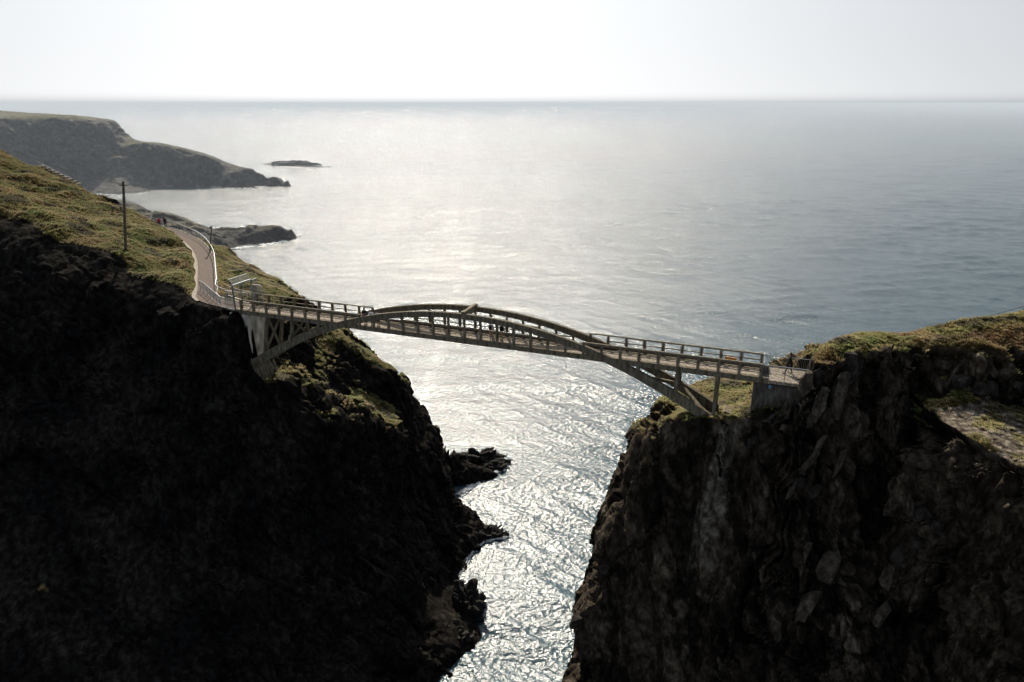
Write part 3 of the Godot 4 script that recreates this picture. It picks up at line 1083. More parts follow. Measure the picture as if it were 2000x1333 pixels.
func make_bridge() -> void:
	var o := base("footbridge", Vector3.ZERO)
	o.transform = bridge_at
	tag(o, "weathered concrete arch footbridge spanning the chasm between the two headlands", "bridge")
	# deck in cast panels between the edge beams
	var panel := box_mesh(Vector3(BAY * 2.0 - 0.02, 0.2, WIDTH - 0.3), 0.01)
	for i in 16:
		part("deck_panel", panel, M.deck, o, Transform3D(Basis(), Vector3(BAY * (2 * i + 1), -0.1, -WIDTH * 0.5)))
	part("deck_panel", box_mesh(Vector3(1.4, 0.2, WIDTH - 0.3), 0.01), M.deck, o, Transform3D(Basis(), Vector3(-0.72, -0.1, -WIDTH * 0.5)))
	for z in [0.0, -WIDTH]:
		var far: bool = z < -1.0
		var e := part("edge_beam", box_mesh(Vector3(SPAN + 1.4, 0.47, 0.27), 0.02), M.concrete_dark, o, Transform3D(Basis(), Vector3(SPAN * 0.5 - 0.05, -0.125, z)))
		e.set_meta("label", "edge beam on the sea side" if far else "edge beam on the near side")
		part("arch", arch_mesh(z), M.concrete_dark, o)
		var post := box_mesh(Vector3(0.2, 1.1, 0.2), 0.012)
		for i in 33:
			var s := i * BAY
			var lowest := arch_low(s)
			var highest := arch_top(s)
			if lowest > 1.2:
				part("hanger", box_mesh(Vector3(0.19, lowest - 0.06, 0.2), 0.012), M.concrete, o, Transform3D(Basis(), Vector3(s, (lowest + 0.14) * 0.5 , z)))
			elif highest < 0.12:
				part("parapet_post", post, M.concrete, o, Transform3D(Basis(), Vector3(s, 0.66, z)))
			else:
				if lowest > 0.25:
					part("hanger", box_mesh(Vector3(0.19, lowest - 0.06, 0.2), 0.012), M.concrete, o, Transform3D(Basis(), Vector3(s, (lowest + 0.14) * 0.5, z)))
				if highest < 1.05:
					part("parapet_post", box_mesh(Vector3(0.2, 1.24 - highest, 0.2), 0.012), M.concrete, o, Transform3D(Basis(), Vector3(s, (1.18 + highest) * 0.5, z)))
		var top := box_mesh(Vector3(BAY - 0.2, 0.1, 0.15), 0.012)
		var mid := box_mesh(Vector3(BAY - 0.2, 0.08, 0.1), 0.01)
		var fr := st_new()
		for x in [-0.66, 0.66]:
			bar(fr, Vector3(x, -0.52, 0), Vector3(x, 0.44, 0), 0.03, 0.03)
		for y in [-0.5, 0.42]:
			bar(fr, Vector3(-0.66, y, 0), Vector3(0.66, y, 0), 0.022, 0.022)
		var frame := done(fr)
		for i in 32:
			var s := (i + 0.5) * BAY
			var free_top := arch_low(s) > 1.3 or arch_top(s) < 1.12
			if free_top: part("top_rail", top, M.concrete, o, Transform3D(Basis(), Vector3(s, 1.16, z)))
			if arch_low(s) > 0.72 or arch_top(s) < 0.6: part("middle_rail", mid, M.concrete, o, Transform3D(Basis(), Vector3(s, 0.64, z)))
			if arch_low(s) > 1.2 or arch_top(s) < 0.1: part("infill_frame", frame, M.rust, o, Transform3D(Basis(), Vector3(s, 0.66, z + (0.07 if far else -0.07))))
	# the beam that ties the arches at the crown
	part("crown_beam", box_mesh(Vector3(0.34, 0.62, WIDTH + 0.52), 0.03), M.concrete, o, Transform3D(Basis(), Vector3(16 * BAY, 2.42, -WIDTH * 0.5)))
	# upright struts below the deck and the cross braces between each pair
	for bay in [2, 4, 6, 26, 28, 30]:
		var s: float = bay * BAY
		var lean := -0.85 if bay == 2 else (-0.4 if bay == 4 else 0.0)
		var foot := s + lean
		var yb := arch_top(foot) - 0.15
		var deep := 0.36 if bay == 28 or bay == 30 else 0.3
		for z in [0.0, -WIDTH]:
			part("strut", one_bar(Vector3(s, -0.34, z), Vector3(foot, yb, z), 0.28, deep), M.concrete_dark, o)
			if bay == 28 or bay == 4:
				part("haunch", one_bar(Vector3(foot, yb + 0.55, z), Vector3(foot, yb - 0.05, z), 0.3, 0.34, 0.34, 0.95), M.concrete_dark, o)
		if bay != 6 and bay != 26:
			part("cross_brace", one_bar(Vector3(s, -0.4, -0.1), Vector3(foot, yb + 0.1, -WIDTH + 0.1), 0.2, 0.2), M.concrete, o)
			part("cross_brace", one_bar(Vector3(s + 0.02, -0.4, -WIDTH + 0.1), Vector3(foot + 0.02, yb + 0.1, -0.1), 0.19, 0.19), M.concrete, o)
	# zigzag bracing in the plane of the arches
	for r in [[26.4, 27.95], [29.5, 28.15], [5.6, 4.05], [2.4, 3.85]]:
		var a: float = r[0] * BAY
		var b: float = r[1] * BAY
		part("lateral_brace", one_bar(Vector3(a, arch_top(a) - 0.3, -0.1), Vector3(b, arch_top(b) - 0.3, -WIDTH + 0.1), 0.3, 0.26), M.concrete, o)
	# footings
	part("footing", box_mesh(Vector3(2.2, 3.0, WIDTH + 0.7), 0.06), M.concrete_dark, o, Transform3D(Basis(Vector3.BACK, 0.25), Vector3(0.0, -6.9, -WIDTH * 0.5)))
	part("footing", box_mesh(Vector3(1.7, 1.2, 1.5), 0.06), M.concrete, o, Transform3D(Basis(Vector3.BACK, -0.3), Vector3(49.4, -4.95, -WIDTH - 0.1)))
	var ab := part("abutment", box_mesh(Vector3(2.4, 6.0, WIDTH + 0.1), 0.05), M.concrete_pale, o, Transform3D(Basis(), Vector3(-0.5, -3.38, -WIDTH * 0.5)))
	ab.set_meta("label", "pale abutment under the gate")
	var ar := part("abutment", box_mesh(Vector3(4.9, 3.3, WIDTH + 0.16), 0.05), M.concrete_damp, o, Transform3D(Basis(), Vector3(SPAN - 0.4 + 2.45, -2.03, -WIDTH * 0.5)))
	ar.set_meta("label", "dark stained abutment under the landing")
	part("landing", box_mesh(Vector3(4.4, 0.26, WIDTH + 0.5), 0.02), M.deck, o, Transform3D(Basis(), Vector3(SPAN + 0.68 + 2.2, -0.135, -WIDTH * 0.5)))
	part("number_plate", box_mesh(Vector3(0.2, 0.3, 0.03), 0.005), M.blue, o, Transform3D(Basis(), Vector3(SPAN + 0.8, -0.55, 0.17)))
	# service pipe lying along the far edge of the deck
	var st := st_new()
	tube(st, [Vector3(-0.6, 0.19, -2.12), Vector3(SPAN * 0.5, 0.19, -2.12), Vector3(SPAN + 0.6, 0.19, -2.12)], 0.13, 0.13, 14)
	part("service_pipe", done(st), tri(mat(Color(0.17, 0.15, 0.12), 0.75), Vector3(0.4, 0.4, 0.4), M.concrete.albedo_texture), o)
	# warm coloured board tied to the far railing
	var bd := part("plank", box_mesh(Vector3(0.95, 0.24, 0.06), 0.01), M.orange, self, bridge_at * Transform3D(Basis(Vector3.BACK, -0.03), Vector3(48.8, 0.47, -2.3)))
	tag(bd, "short orange plank leaning low against the far railing", "plank")


func railing(called: String, line: Array, h: float, spacing: float, post_r: float, rail_r: float, m: Material, bars: float, mid: bool, label: String) -> Node3D:
	# line: points on the ground
	var o := base(called, line[0])
	tag(o, label, "railing", "railings on the path")
	var at: Vector3 = line[0]
	var up := Vector3.UP * h
	var top := []
	var low := []
	for v in line:
		top.append(v - at + up)
		low.append(v - at + Vector3.UP * 0.12)
	var st := st_new()
	tube(st, top, rail_r, rail_r, 8)
	part("handrail", done(st), m, o)
	if mid:
		st = st_new()
		tube(st, low, rail_r * 0.6, rail_r * 0.6, 6)
		part("bottom_rail", done(st), m, o)
	var total := 0.0
	for i in line.size() - 1: total += line[i].distance_to(line[i + 1])
	var n := maxi(1, int(round(total / spacing)))
	var st2 := st_new()
	tube(st2, [Vector3(0, -0.15, 0), Vector3(0, h, 0)], post_r, post_r, 8)
	var post := done(st2)
	for k in n + 1:
		part("post", post, M.steel_dull, o, Transform3D(Basis(), along(line, total * k / n) - at))
	if bars > 0.0:
		var st3 := st_new()
		tube(st3, [Vector3(0, 0.12, 0), Vector3(0, h, 0)], 0.009, 0.009, 5, false)
		var bm := done(st3)
		var nb := int(total / bars)
		for k in range(1, nb):
			part("bar", bm, m, o, Transform3D(Basis(), along(line, total * k / nb) - at))
	return o


func along(line: Array, d: float) -> Vector3:
	for i in line.size() - 1:
		var l: float = line[i].distance_to(line[i + 1])
		if d <= l or i == line.size() - 2:
			return line[i].lerp(line[i + 1], clampf(d / l, 0.0, 1.0))
		d -= l
	return line[-1]


func offset_line(line: Array, off: float) -> Array:
	# shifted to the right of the walking direction
	var o := []
	for i in line.size():
		var d: Vector3 = line[mini(i + 1, line.size() - 1)] - line[maxi(i - 1, 0)]
		d.y = 0
		d = d.normalized()
		o.append(line[i] + Vector3(-d.z, 0, d.x) * off)
	return o


func wire_panel(w: float, h: float, pitch: float) -> ArrayMesh:
	# chain link: two families of slanted wires in a w x h frame, origin at its lower left corner
	var st := st_new()
	var r := 0.008
	var n := int((w + h) / pitch)
	for i in range(1, n):
		var t := i * pitch
		var a := Vector3(minf(t, w), maxf(t - w, 0.0), 0)
		var b := Vector3(maxf(t - h, 0.0), minf(t, h), 0)
		bar(st, a, b, r, r, Vector3.BACK)
		bar(st, Vector3(w - a.x, a.y, 0), Vector3(w - b.x, b.y, 0), r, r, Vector3.BACK)
	return done(st)


func make_gate() -> void:
	var o := base("security_gate", Vector3.ZERO)
	o.transform = bridge_at * Transform3D(Basis(), Vector3(-0.65, 0.0, 0.0))
	tag(o, "tall galvanised mesh security gate with overhead guard at the bridge end", "gate")
	var tall := box_mesh(Vector3(0.13, 2.75, 0.13), 0.01)
	for z in [0.16, -WIDTH - 0.16]:
		part("gate_post", tall, M.steel_dull, o, Transform3D(Basis(), Vector3(0, 1.37, z)))
	part("lintel", box_mesh(Vector3(0.14, 0.16, WIDTH + 0.32), 0.01), M.steel, o, Transform3D(Basis(), Vector3(0, 2.66, -WIDTH * 0.5)))
	# raised guard above the lintel, leaning back
	for z in [0.0, -WIDTH * 0.5, -WIDTH]:
		part("guard_arm", one_bar(Vector3(0, 2.7, z), Vector3(-0.45, 3.25, z), 0.05, 0.05), M.steel, o)
	part("guard_rail", one_bar(Vector3(-0.45, 3.25, 0.1), Vector3(-0.45, 3.25, -WIDTH - 0.1), 0.05, 0.05), M.steel, o)
	var turn := Basis(Vector3(0, 0, -1), Vector3(-0.63, 0.77, 0), Vector3(0.77, 0.63, 0))
	part("guard_mesh", wire_panel(WIDTH, 0.7, 0.09), M.steel, o, Transform3D(turn, Vector3(0, 2.7, 0)))
	# open leaf, folded against the far side, and fixed side wings
	var leaf := part("gate_leaf", box_frame(1.15, 2.1, 0.05), M.steel, o, Transform3D(Basis(Vector3.UP, 0.12), Vector3(0.1, 0.06, -WIDTH - 0.02)))
	part("leaf_mesh", wire_panel(1.1, 2.05, 0.1), M.steel_dull, leaf, Transform3D(Basis(), Vector3(0.02, 0.02, 0)))
	var wing := part("side_wing", box_frame(0.9, 2.0, 0.05), M.steel, o, Transform3D(Basis(Vector3.UP, PI), Vector3(-0.08, 0.06, 0.16)))
	part("wing_mesh", wire_panel(0.85, 1.95, 0.1), M.steel_dull, wing, Transform3D(Basis(), Vector3(0.02, 0.02, 0)))
	var wing2 := part("side_wing", box_frame(0.7, 2.6, 0.05), M.steel, o, Transform3D(Basis(Vector3.UP, PI * 0.5), Vector3(0.0, 0.02, -WIDTH - 0.2)))
	part("wing_mesh", wire_panel(0.65, 2.55, 0.1), M.steel_dull, wing2, Transform3D(Basis(), Vector3(0.02, 0.02, 0)))
	part("mid_post", box_mesh(Vector3(0.07, 2.6, 0.07), 0.008), M.steel_dull, o, Transform3D(Basis(), Vector3(-0.02, 1.3, -1.0)))


func box_frame(w: float, h: float, t: float) -> ArrayMesh:
	var st := st_new()
	bar(st, Vector3(0, 0, 0), Vector3(0, h, 0), t, t)
	bar(st, Vector3(w, 0, 0), Vector3(w, h, 0), t, t)
	bar(st, Vector3(t * 0.5, h - t * 0.5, 0), Vector3(w - t * 0.5, h - t * 0.5, 0), t, t)
	bar(st, Vector3(t * 0.5, t * 0.5, 0), Vector3(w - t * 0.5, t * 0.5, 0), t, t)
	return done(st)


# ---------------------------------------------------------------- path
func ribbon(line: Array, left: Array, right: Array, thick: float) -> ArrayMesh:
	var st := st_new()
	for i in line.size() - 1:
		var dn := Vector3.DOWN * thick
		quad(st, left[i], left[i + 1], right[i + 1], right[i])
		quad(st, left[i] + dn, left[i + 1] + dn, left[i + 1], left[i])
		quad(st, right[i], right[i + 1], right[i + 1] + dn, right[i] + dn)
	return done(st)


func smooth_line(p: Array, n: int) -> Array:
	var c := Curve3D.new()
	for i in p.size():
		var a: Vector3 = p[maxi(i - 1, 0)]
		var b: Vector3 = p[mini(i + 1, p.size() - 1)]
		c.add_point(p[i], (a - b) / 6.0, (b - a) / 6.0)
	var o := []
	var l := c.get_baked_length()
	for i in n + 1: o.append(c.sample_baked(l * i / n))
	return o


func make_path() -> void:
	var line := Array(path_line)
	var l := offset_line(line, -1.08)
	var r := offset_line(line, 1.12)
	var o := part("path", ribbon(line, l, r, 0.25), M.path, self)
	tag(o, "", "", "", "structure")
	# pale concrete gutter along the hill side
	var k := offset_line(line, -1.45)
	var kl := []
	var kr := []
	for i in line.size():
		var wob := 0.12 * sin(i * 1.3) + 0.08 * sin(i * 0.47)
		kl.append(k[i] + Vector3(0, 0.05, 0) + (k[i] - line[i]).normalized() * wob)
		kr.append(l[i] + Vector3(0, 0.012, 0) + (k[i] - line[i]).normalized() * 0.02)
	var e := part("path_edge", ribbon(line.slice(4), kl.slice(4), kr.slice(4), 0.25), M.kerb, self)
	tag(e, "", "", "", "structure")
	railing("path_railing", offset_line(line, 1.04), 1.15, 2.2, 0.03, 0.05, M.steel, 0.0, true, "long curving galvanised railing on the sea side of the path")


# ---------------------------------------------------------------- people
func body_mesh(bones: Array, cell: float) -> ArrayMesh:
	# bones: [a, b, ra, rb, colour]; a smooth union of tapered capsules, meshed as surface nets
	var lo := Vector3(1e9, 1e9, 1e9)
	var hi := -lo
	for b in bones:
		for k in 2:
			lo = lo.min(b[k] - Vector3.ONE * (b[2 + k] + cell * 2.5))
			hi = hi.max(b[k] + Vector3.ONE * (b[2 + k] + cell * 2.5))
	var nx := int((hi.x - lo.x) / cell) + 2
	var ny := int((hi.y - lo.y) / cell) + 2
	var nz := int((hi.z - lo.z) / cell) + 2
	var f := PackedFloat32Array()
	f.resize(nx * ny * nz)
	f.fill(1.0)
	var kk := 0.03
	for b in bones:
		var a: Vector3 = b[0]
		var ab: Vector3 = b[1] - b[0]
		var l2 := maxf(ab.length_squared(), 1e-8)
		var rm: float = maxf(b[2], b[3]) + cell * 2.4
		var i0: Vector3 = ((b[0].min(b[1]) - Vector3.ONE * rm - lo) / cell).floor()
		var i1: Vector3 = ((b[0].max(b[1]) + Vector3.ONE * rm - lo) / cell).ceil()
		for z in range(maxi(0, int(i0.z)), mini(nz, int(i1.z) + 1)):
			for y in range(maxi(0, int(i0.y)), mini(ny, int(i1.y) + 1)):
				var o := (z * ny + y) * nx
				for x in range(maxi(0, int(i0.x)), mini(nx, int(i1.x) + 1)):
					var q := lo + Vector3(x, y, z) * cell - a
					var t := clampf(q.dot(ab) / l2, 0.0, 1.0)
					var dd: float = (q - ab * t).length() - lerpf(b[2], b[3], t)
					var cur := f[o + x]
					var h := clampf(0.5 + 0.5 * (cur - dd) / kk, 0.0, 1.0)
					f[o + x] = lerpf(cur, dd, h) - kk * h * (1.0 - h)
	var id := PackedInt32Array()
	id.resize(nx * ny * nz)
	id.fill(-1)
	var v := PackedVector3Array()
	var col := PackedColorArray()
	for z in nz - 1:
		for y in ny - 1:
			for x in nx - 1:
				var s := 0
				var sum := Vector3.ZERO
				var cnt := 0
				var c := []
				for k in 8:
					var val := f[((z + (k >> 2)) * ny + y + ((k >> 1) & 1)) * nx + x + (k & 1)]
					c.append(val)
					if val < 0.0: s += 1
				if s == 0 or s == 8: continue
				for e in [[0, 1], [2, 3], [4, 5], [6, 7], [0, 2], [1, 3], [4, 6], [5, 7], [0, 4], [1, 5], [2, 6], [3, 7]]:
					var u: float = c[e[0]]
					var w: float = c[e[1]]
					if (u < 0.0) != (w < 0.0):
						var t := u / (u - w)
						var p0 := Vector3(e[0] & 1, (e[0] >> 1) & 1, e[0] >> 2)
						var p1 := Vector3(e[1] & 1, (e[1] >> 1) & 1, e[1] >> 2)
						sum += p0.lerp(p1, t)
						cnt += 1
				id[(z * ny + y) * nx + x] = v.size()
				var at := lo + (Vector3(x, y, z) + sum / cnt) * cell
				v.append(at)
				var best := 1e9
				var bc := Color.WHITE
				for b in bones:
					var ab: Vector3 = b[1] - b[0]
					var t := clampf((at - b[0]).dot(ab) / maxf(ab.length_squared(), 1e-8), 0.0, 1.0)
					var dd: float = (at - b[0] - ab * t).length() - lerpf(b[2], b[3], t)
					if dd < best:
						best = dd
						bc = b[4]
				col.append(bc)
	var st := SurfaceTool.new()
	st.begin(Mesh.PRIMITIVE_TRIANGLES)
	st.set_smooth_group(0)
	for i in v.size():
		st.set_color(col[i])
		st.add_vertex(v[i])
	for z in range(1, nz - 1):
		for y in range(1, ny - 1):
			for x in range(1, nx - 1):
				var u := f[(z * ny + y) * nx + x]
				for ax in 3:
					var w := f[((z + int(ax == 2)) * ny + y + int(ax == 1)) * nx + x + int(ax == 0)]
					if (u < 0.0) == (w < 0.0): continue
					var d1 := Vector3i(0, 1, 0) if ax == 0 else (Vector3i(0, 0, 1) if ax == 1 else Vector3i(1, 0, 0))
					var d2 := Vector3i(0, 0, 1) if ax == 0 else (Vector3i(1, 0, 0) if ax == 1 else Vector3i(0, 1, 0))
					var q := []
					for dd in [Vector3i.ZERO, d1, d1 + d2, d2]:
						q.append(id[((z - dd.z) * ny + y - dd.y) * nx + x - dd.x])
					if q.min() < 0: continue
					if u < 0.0: q.reverse()
					for k in [0, 1, 2, 0, 2, 3]: st.add_index(q[k])
	st.generate_normals()
	return st.commit()


func limb(bones: Array, pts: Array, radii: Array, cols: Array) -> void:
	for i in pts.size() - 1:
		bones.append([pts[i], pts[i + 1], radii[i], radii[i + 1], cols[mini(i, cols.size() - 1)]])


func hand(bones: Array, wrist: Vector3, dir: Vector3, side: Vector3, skin: Color) -> void:
	# palm, four fingers of different length bent once, and a thumb from the side of the palm
	var palm := wrist + dir * 0.085
	bones.append([wrist, palm, 0.028, 0.034, skin])
	var curl := dir.cross(side).normalized()
	var l := [0.068, 0.08, 0.075, 0.058]
	for k in 4:
		var r := palm + side * (0.028 - 0.019 * k) - dir * 0.01
		var m: Vector3 = r + dir * l[k] * 0.55
		bones.append([r, m, 0.0095, 0.009, skin])
		bones.append([m, m + (dir * 0.7 + curl * 0.7) * l[k] * 0.5, 0.009, 0.008, skin])
	bones.append([wrist + dir * 0.03 + side * 0.025, wrist + dir * 0.07 + side * 0.058, 0.012, 0.0095, skin])


func person(called_at: Vector3, turn: float, look: Dictionary, label: String, group := "") -> Node3D:
	# stands at its own origin facing +z; hip, chest and head follow the lean
	var k: float = look.get("height", 1.72) / 1.72
	var o := base("person", called_at, turn)
	o.scale = Vector3.ONE * k
	tag(o, label, "person", group)
	var skin: Color = look.get("skin", Color(0.42, 0.27, 0.2))
	var topc: Color = look.top
	var legc: Color = look.legs
	var shoe: Color = look.get("shoes", Color(0.03, 0.03, 0.03))
	var shin: Color = look.get("shins", legc)
	var sleeve: Color = look.get("sleeves", topc)
	var lean: float = look.get("lean", 0.0)
	var stride: float = look.get("stride", 0.0)
	var bones := []
	var hipz := 0.0
	var hip := Vector3(0, 0.92, 0)
	var chest := hip + Vector3(0, cos(lean), sin(lean)) * 0.40
	var neck := chest + Vector3(0, cos(lean), sin(lean)) * 0.14
	var head := neck + Vector3(0, 0.17, 0.03 + 0.08 * sin(lean))
	for sx in [-1.0, 1.0]:
		var z: float = stride * sx
		var knee := Vector3(sx * 0.095, 0.5, z * 0.5 + absf(stride) * 0.14)
		var ankle := Vector3(sx * 0.09, 0.085 + maxf(0.0, -z) * 0.12, z)
		limb(bones, [Vector3(sx * 0.09, 0.9, 0), knee, ankle], [0.088, 0.06, 0.042], [legc, shin])
		bones.append([ankle + Vector3(0, -0.042, -0.03), ankle + Vector3(sx * 0.015, -0.05, 0.15), 0.04, 0.033, shoe])
		var sh := chest + Vector3(sx * 0.175, 0.06, 0)
		var arms: Array = look.get("arms", [])
		var elbow: Vector3 = sh + (Vector3(sx * 0.05, -0.27, 0.02 - stride * sx * 0.35) if arms.is_empty() else Vector3(sx * arms[0].x, arms[0].y, arms[0].z))
		var wrist: Vector3 = elbow + (Vector3(-sx * 0.01, -0.23, 0.08 - stride * sx * 0.2) if arms.is_empty() else Vector3(-sx * arms[1].x, arms[1].y, arms[1].z))
		limb(bones, [sh, elbow, wrist], [0.058, 0.043, 0.032], [topc, sleeve])
		var dir := (wrist - elbow).normalized()
		hand(bones, wrist, dir, Vector3(-sx, 0, 0).cross(dir).cross(dir).normalized() * -sx if absf(dir.x) < 0.9 else Vector3.UP, skin)
		bones.append([hip + Vector3(sx * 0.075, 0.02, 0), chest + Vector3(sx * 0.085, -0.04, 0.01), 0.105, 0.112, topc])
		bones.append([chest + Vector3(sx * 0.03, 0.05, 0), sh, 0.1, 0.07, topc])
		bones.append([head + Vector3(sx * 0.075, -0.005, -0.01), head + Vector3(sx * 0.08, 0.03, -0.015), 0.014, 0.018, skin])
	bones.append([hip + Vector3(0, 0.0, 0), hip + Vector3(0, -0.03, 0), 0.12, 0.12, look.get("hem", legc)])
	bones.append([neck, head + Vector3(0, -0.04, 0), 0.05, 0.05, skin])
	bones.append([head + Vector3(0, -0.045, 0.02), head + Vector3(0, 0.04, 0), 0.068, 0.09, skin])
	bones.append([head + Vector3(0, 0.02, 0.085), head + Vector3(0, -0.015, 0.105), 0.012, 0.016, skin])
	part("body", body_mesh(bones, 0.024), M.person, o)
	var hb := []
	var hc: Color = look.get("hair", Color(0.03, 0.022, 0.016))
	hb.append([head + Vector3(0, 0.055, -0.015), head + Vector3(0, 0.03, -0.04), 0.092, 0.092, hc])
	if look.get("long_hair", false):
		hb.append([head + Vector3(0, 0.0, -0.06), neck + Vector3(0, -0.16, -0.09), 0.08, 0.06, hc])
	part("hair", body_mesh(hb, 0.024), M.person, o)
	if look.has("cap"):
		var cb := [[head + Vector3(0, 0.075, -0.005), head + Vector3(0, 0.07, 0.01), 0.092, 0.092, look.cap], [head + Vector3(-0.04, 0.06, 0.1), head + Vector3(0.04, 0.06, 0.14), 0.02, 0.02, look.cap]]
		part("cap", body_mesh(cb, 0.022), M.person, o)
	if look.has("coat"):
		# skirt of a coat from the waist to the knee
		var st := st_new()
		var rings := []
		for r in 6:
			var t := r / 5.0
			var y := lerpf(1.22, look.get("coat_hem", 0.58), t)
			var ring := []
			for c in 20:
				var a := TAU * c / 20.0
				var rx := lerpf(0.205, 0.245, t) + 0.012 * sin(a * 5.0) * t
				var rz := lerpf(0.145, 0.225 + absf(stride) * 0.25, t) + 0.012 * cos(a * 4.0) * t
				ring.append(Vector3(cos(a) * rx, y, sin(a) * rz + 0.01))
			rings.append(ring)
		for r in 5:
			for c in 20:
				out_quad(st, rings[r][c], rings[r][(c + 1) % 20], rings[r + 1][(c + 1) % 20], rings[r + 1][c], Vector3(0, (rings[r][c].y + rings[r + 1][c].y) * 0.5, 0))
		st.index()
		st.generate_normals()
		part("coat_skirt", st.commit(), mat(look.coat, 0.9), o)
	return o


func backpack(parent_at: Vector3, turn: float, c: Color, label: String) -> void:
	var o := base("backpack", parent_at, turn)
	tag(o, label, "backpack")
	var b := [[Vector3(0, 0.05, 0), Vector3(0, 0.3, -0.02), 0.13, 0.11, c], [Vector3(0, 0.1, 0.1), Vector3(0, 0.18, 0.1), 0.08, 0.07, c]]
	part("bag", body_mesh(b, 0.024), M.person, o)
	var st := st_new()
	for s in [-0.09, 0.09]:
		tube(st, [Vector3(s, 0.36, -0.06), Vector3(s, 0.42, -0.16), Vector3(s, 0.38, -0.3)], 0.015, 0.015, 5)
	part("strap", done(st), M.black, o)


func make_people() -> void:
	var yaw := atan2(-0.3536, 0.9354)     # local +z of the bridge, towards the near railing
	# three leaning on the near railing left of the arch
	person(on_bridge(14.75, 0.0, 0.55), yaw, {"height": 1.78, "top": Color(0.018, 0.018, 0.022), "legs": Color(0.03, 0.03, 0.035), "sleeves": Color(0.4, 0.26, 0.19), "lean": 0.24, "arms": [Vector3(0.06, -0.16, 0.18), Vector3(0.12, -0.06, 0.2)]}, "man in a black t-shirt leaning on the near bridge railing", "people on the bridge")
	person(on_bridge(15.5, 0.0, 0.55), yaw, {"height": 1.66, "top": Color(0.62, 0.6, 0.62), "legs": Color(0.1, 0.1, 0.12), "hair": Color(0.08, 0.05, 0.03), "lean": 0.26, "arms": [Vector3(0.06, -0.16, 0.18), Vector3(0.12, -0.06, 0.2)]}, "person in a white top at the railing, middle of three", "people on the bridge")
	person(on_bridge(16.2, 0.0, 0.55), yaw, {"height": 1.64, "top": Color(0.42, 0.5, 0.56), "legs": Color(0.02, 0.02, 0.025), "shins": Color(0.42, 0.27, 0.2), "cap": Color(0.02, 0.025, 0.03), "lean": 0.26, "arms": [Vector3(0.06, -0.16, 0.18), Vector3(0.12, -0.06, 0.2)]}, "person in pale blue top, dark cap and black shorts at railing", "people on the bridge")
	# two looking out to sea near the crown
	var at := on_bridge(27.85, 0.0, 0.95)
	person(at, yaw + PI, {"height": 1.68, "top": Color(0.55, 0.47, 0.55), "legs": Color(0.42, 0.27, 0.2), "hem": Color(0.5, 0.36, 0.3), "shoes": Color(0.25, 0.25, 0.25), "hair": Color(0.05, 0.03, 0.02)}, "person in a pale lilac top with bare legs under the arch", "people on the bridge")
	backpack(at + Vector3(-0.3536, 0, 0.9354) * 0.2 + Vector3.UP * 1.02, yaw, Color(0.008, 0.008, 0.01), "black backpack on the back of the person in lilac")
	person(on_bridge(28.95, 0.0, 0.75), yaw + PI * 0.9, {"height": 1.74, "top": Color(0.012, 0.012, 0.014), "legs": Color(0.3, 0.22, 0.15), "arms": [Vector3(0.08, -0.26, 0.03), Vector3(0.04, -0.2, 0.1)]}, "person in black standing behind a hanger right of the crown beam", "people on the bridge")
	# walker coming on to the bridge at the right end
	person(on_bridge(53.3, 0.0, 1.75), atan2(-0.9354, -0.3536), {"height": 1.76, "top": Color(0.022, 0.022, 0.019), "legs": Color(0.05, 0.06, 0.085), "coat": Color(0.022, 0.022, 0.019), "coat_hem": 0.62, "hair": Color(0.02, 0.015, 0.012), "stride": 0.26, "lean": 0.06}, "man in a long dark coat walking on to the bridge landing")
	# two far up the path
	var pa: Vector3 = path_line[path_line.size() - 5]
	person(pa + Vector3(0.5, 0, 0.1), 0.6, {"height": 1.7, "top": Color(0.5, 0.06, 0.05), "legs": Color(0.04, 0.04, 0.05), "stride": 0.12}, "walker in a red jacket far up the path beyond the hill", "walkers on the path")
	person(pa + Vector3(1.35, 0, -0.2), 0.6, {"height": 1.75, "top": Color(0.04, 0.045, 0.06), "legs": Color(0.03, 0.03, 0.04), "stride": 0.14}, "walker in dark clothes beside the one in red", "walkers on the path")


# ---------------------------------------------------------------- small things
func utility_pole(foot: Vector3, head: Vector3, r: float, label: String, arm: bool) -> Node3D:
	var h := foot.distance_to(head)
	var o := base("utility_pole", foot)
	o.quaternion = Quaternion(Vector3.UP, (head - foot).normalized())
	tag(o, label, "pole")
	var st := st_new()
	tube(st, [Vector3(0, -0.6, 0), Vector3(0, h * 0.5, 0), Vector3(0, h, 0)], r, r * 0.75, 12)
	part("shaft", done(st), M.wood, o)
	if arm:
		part("cross_arm", box_mesh(Vector3(0.9, 0.1, 0.08), 0.01), M.wood, o, Transform3D(Basis(Vector3.UP, 0.6), Vector3(0, h - 0.5, 0)))
		for x in [-0.4, -0.15, 0.4]:
			st = st_new()
			tube(st, [Vector3(x, h - 0.45, -x * 0.68), Vector3(x, h - 0.28, -x * 0.68)], 0.05, 0.03, 8)
			part("insulator", done(st), M.steel_dull, o)
		st = st_new()
		tube(st, [Vector3(0.05, h - 0.6, 0), Vector3(0.9, -0.4, 0.5)], 0.012, 0.012, 5)
		part("stay_wire", done(st), M.wire, o)
	else:
		part("bracket", box_mesh(Vector3(0.28, 0.4, 0.2), 0.02), M.steel_dull, o, Transform3D(Basis(), Vector3(-0.1, h - 0.35, 0.05)))
	return o


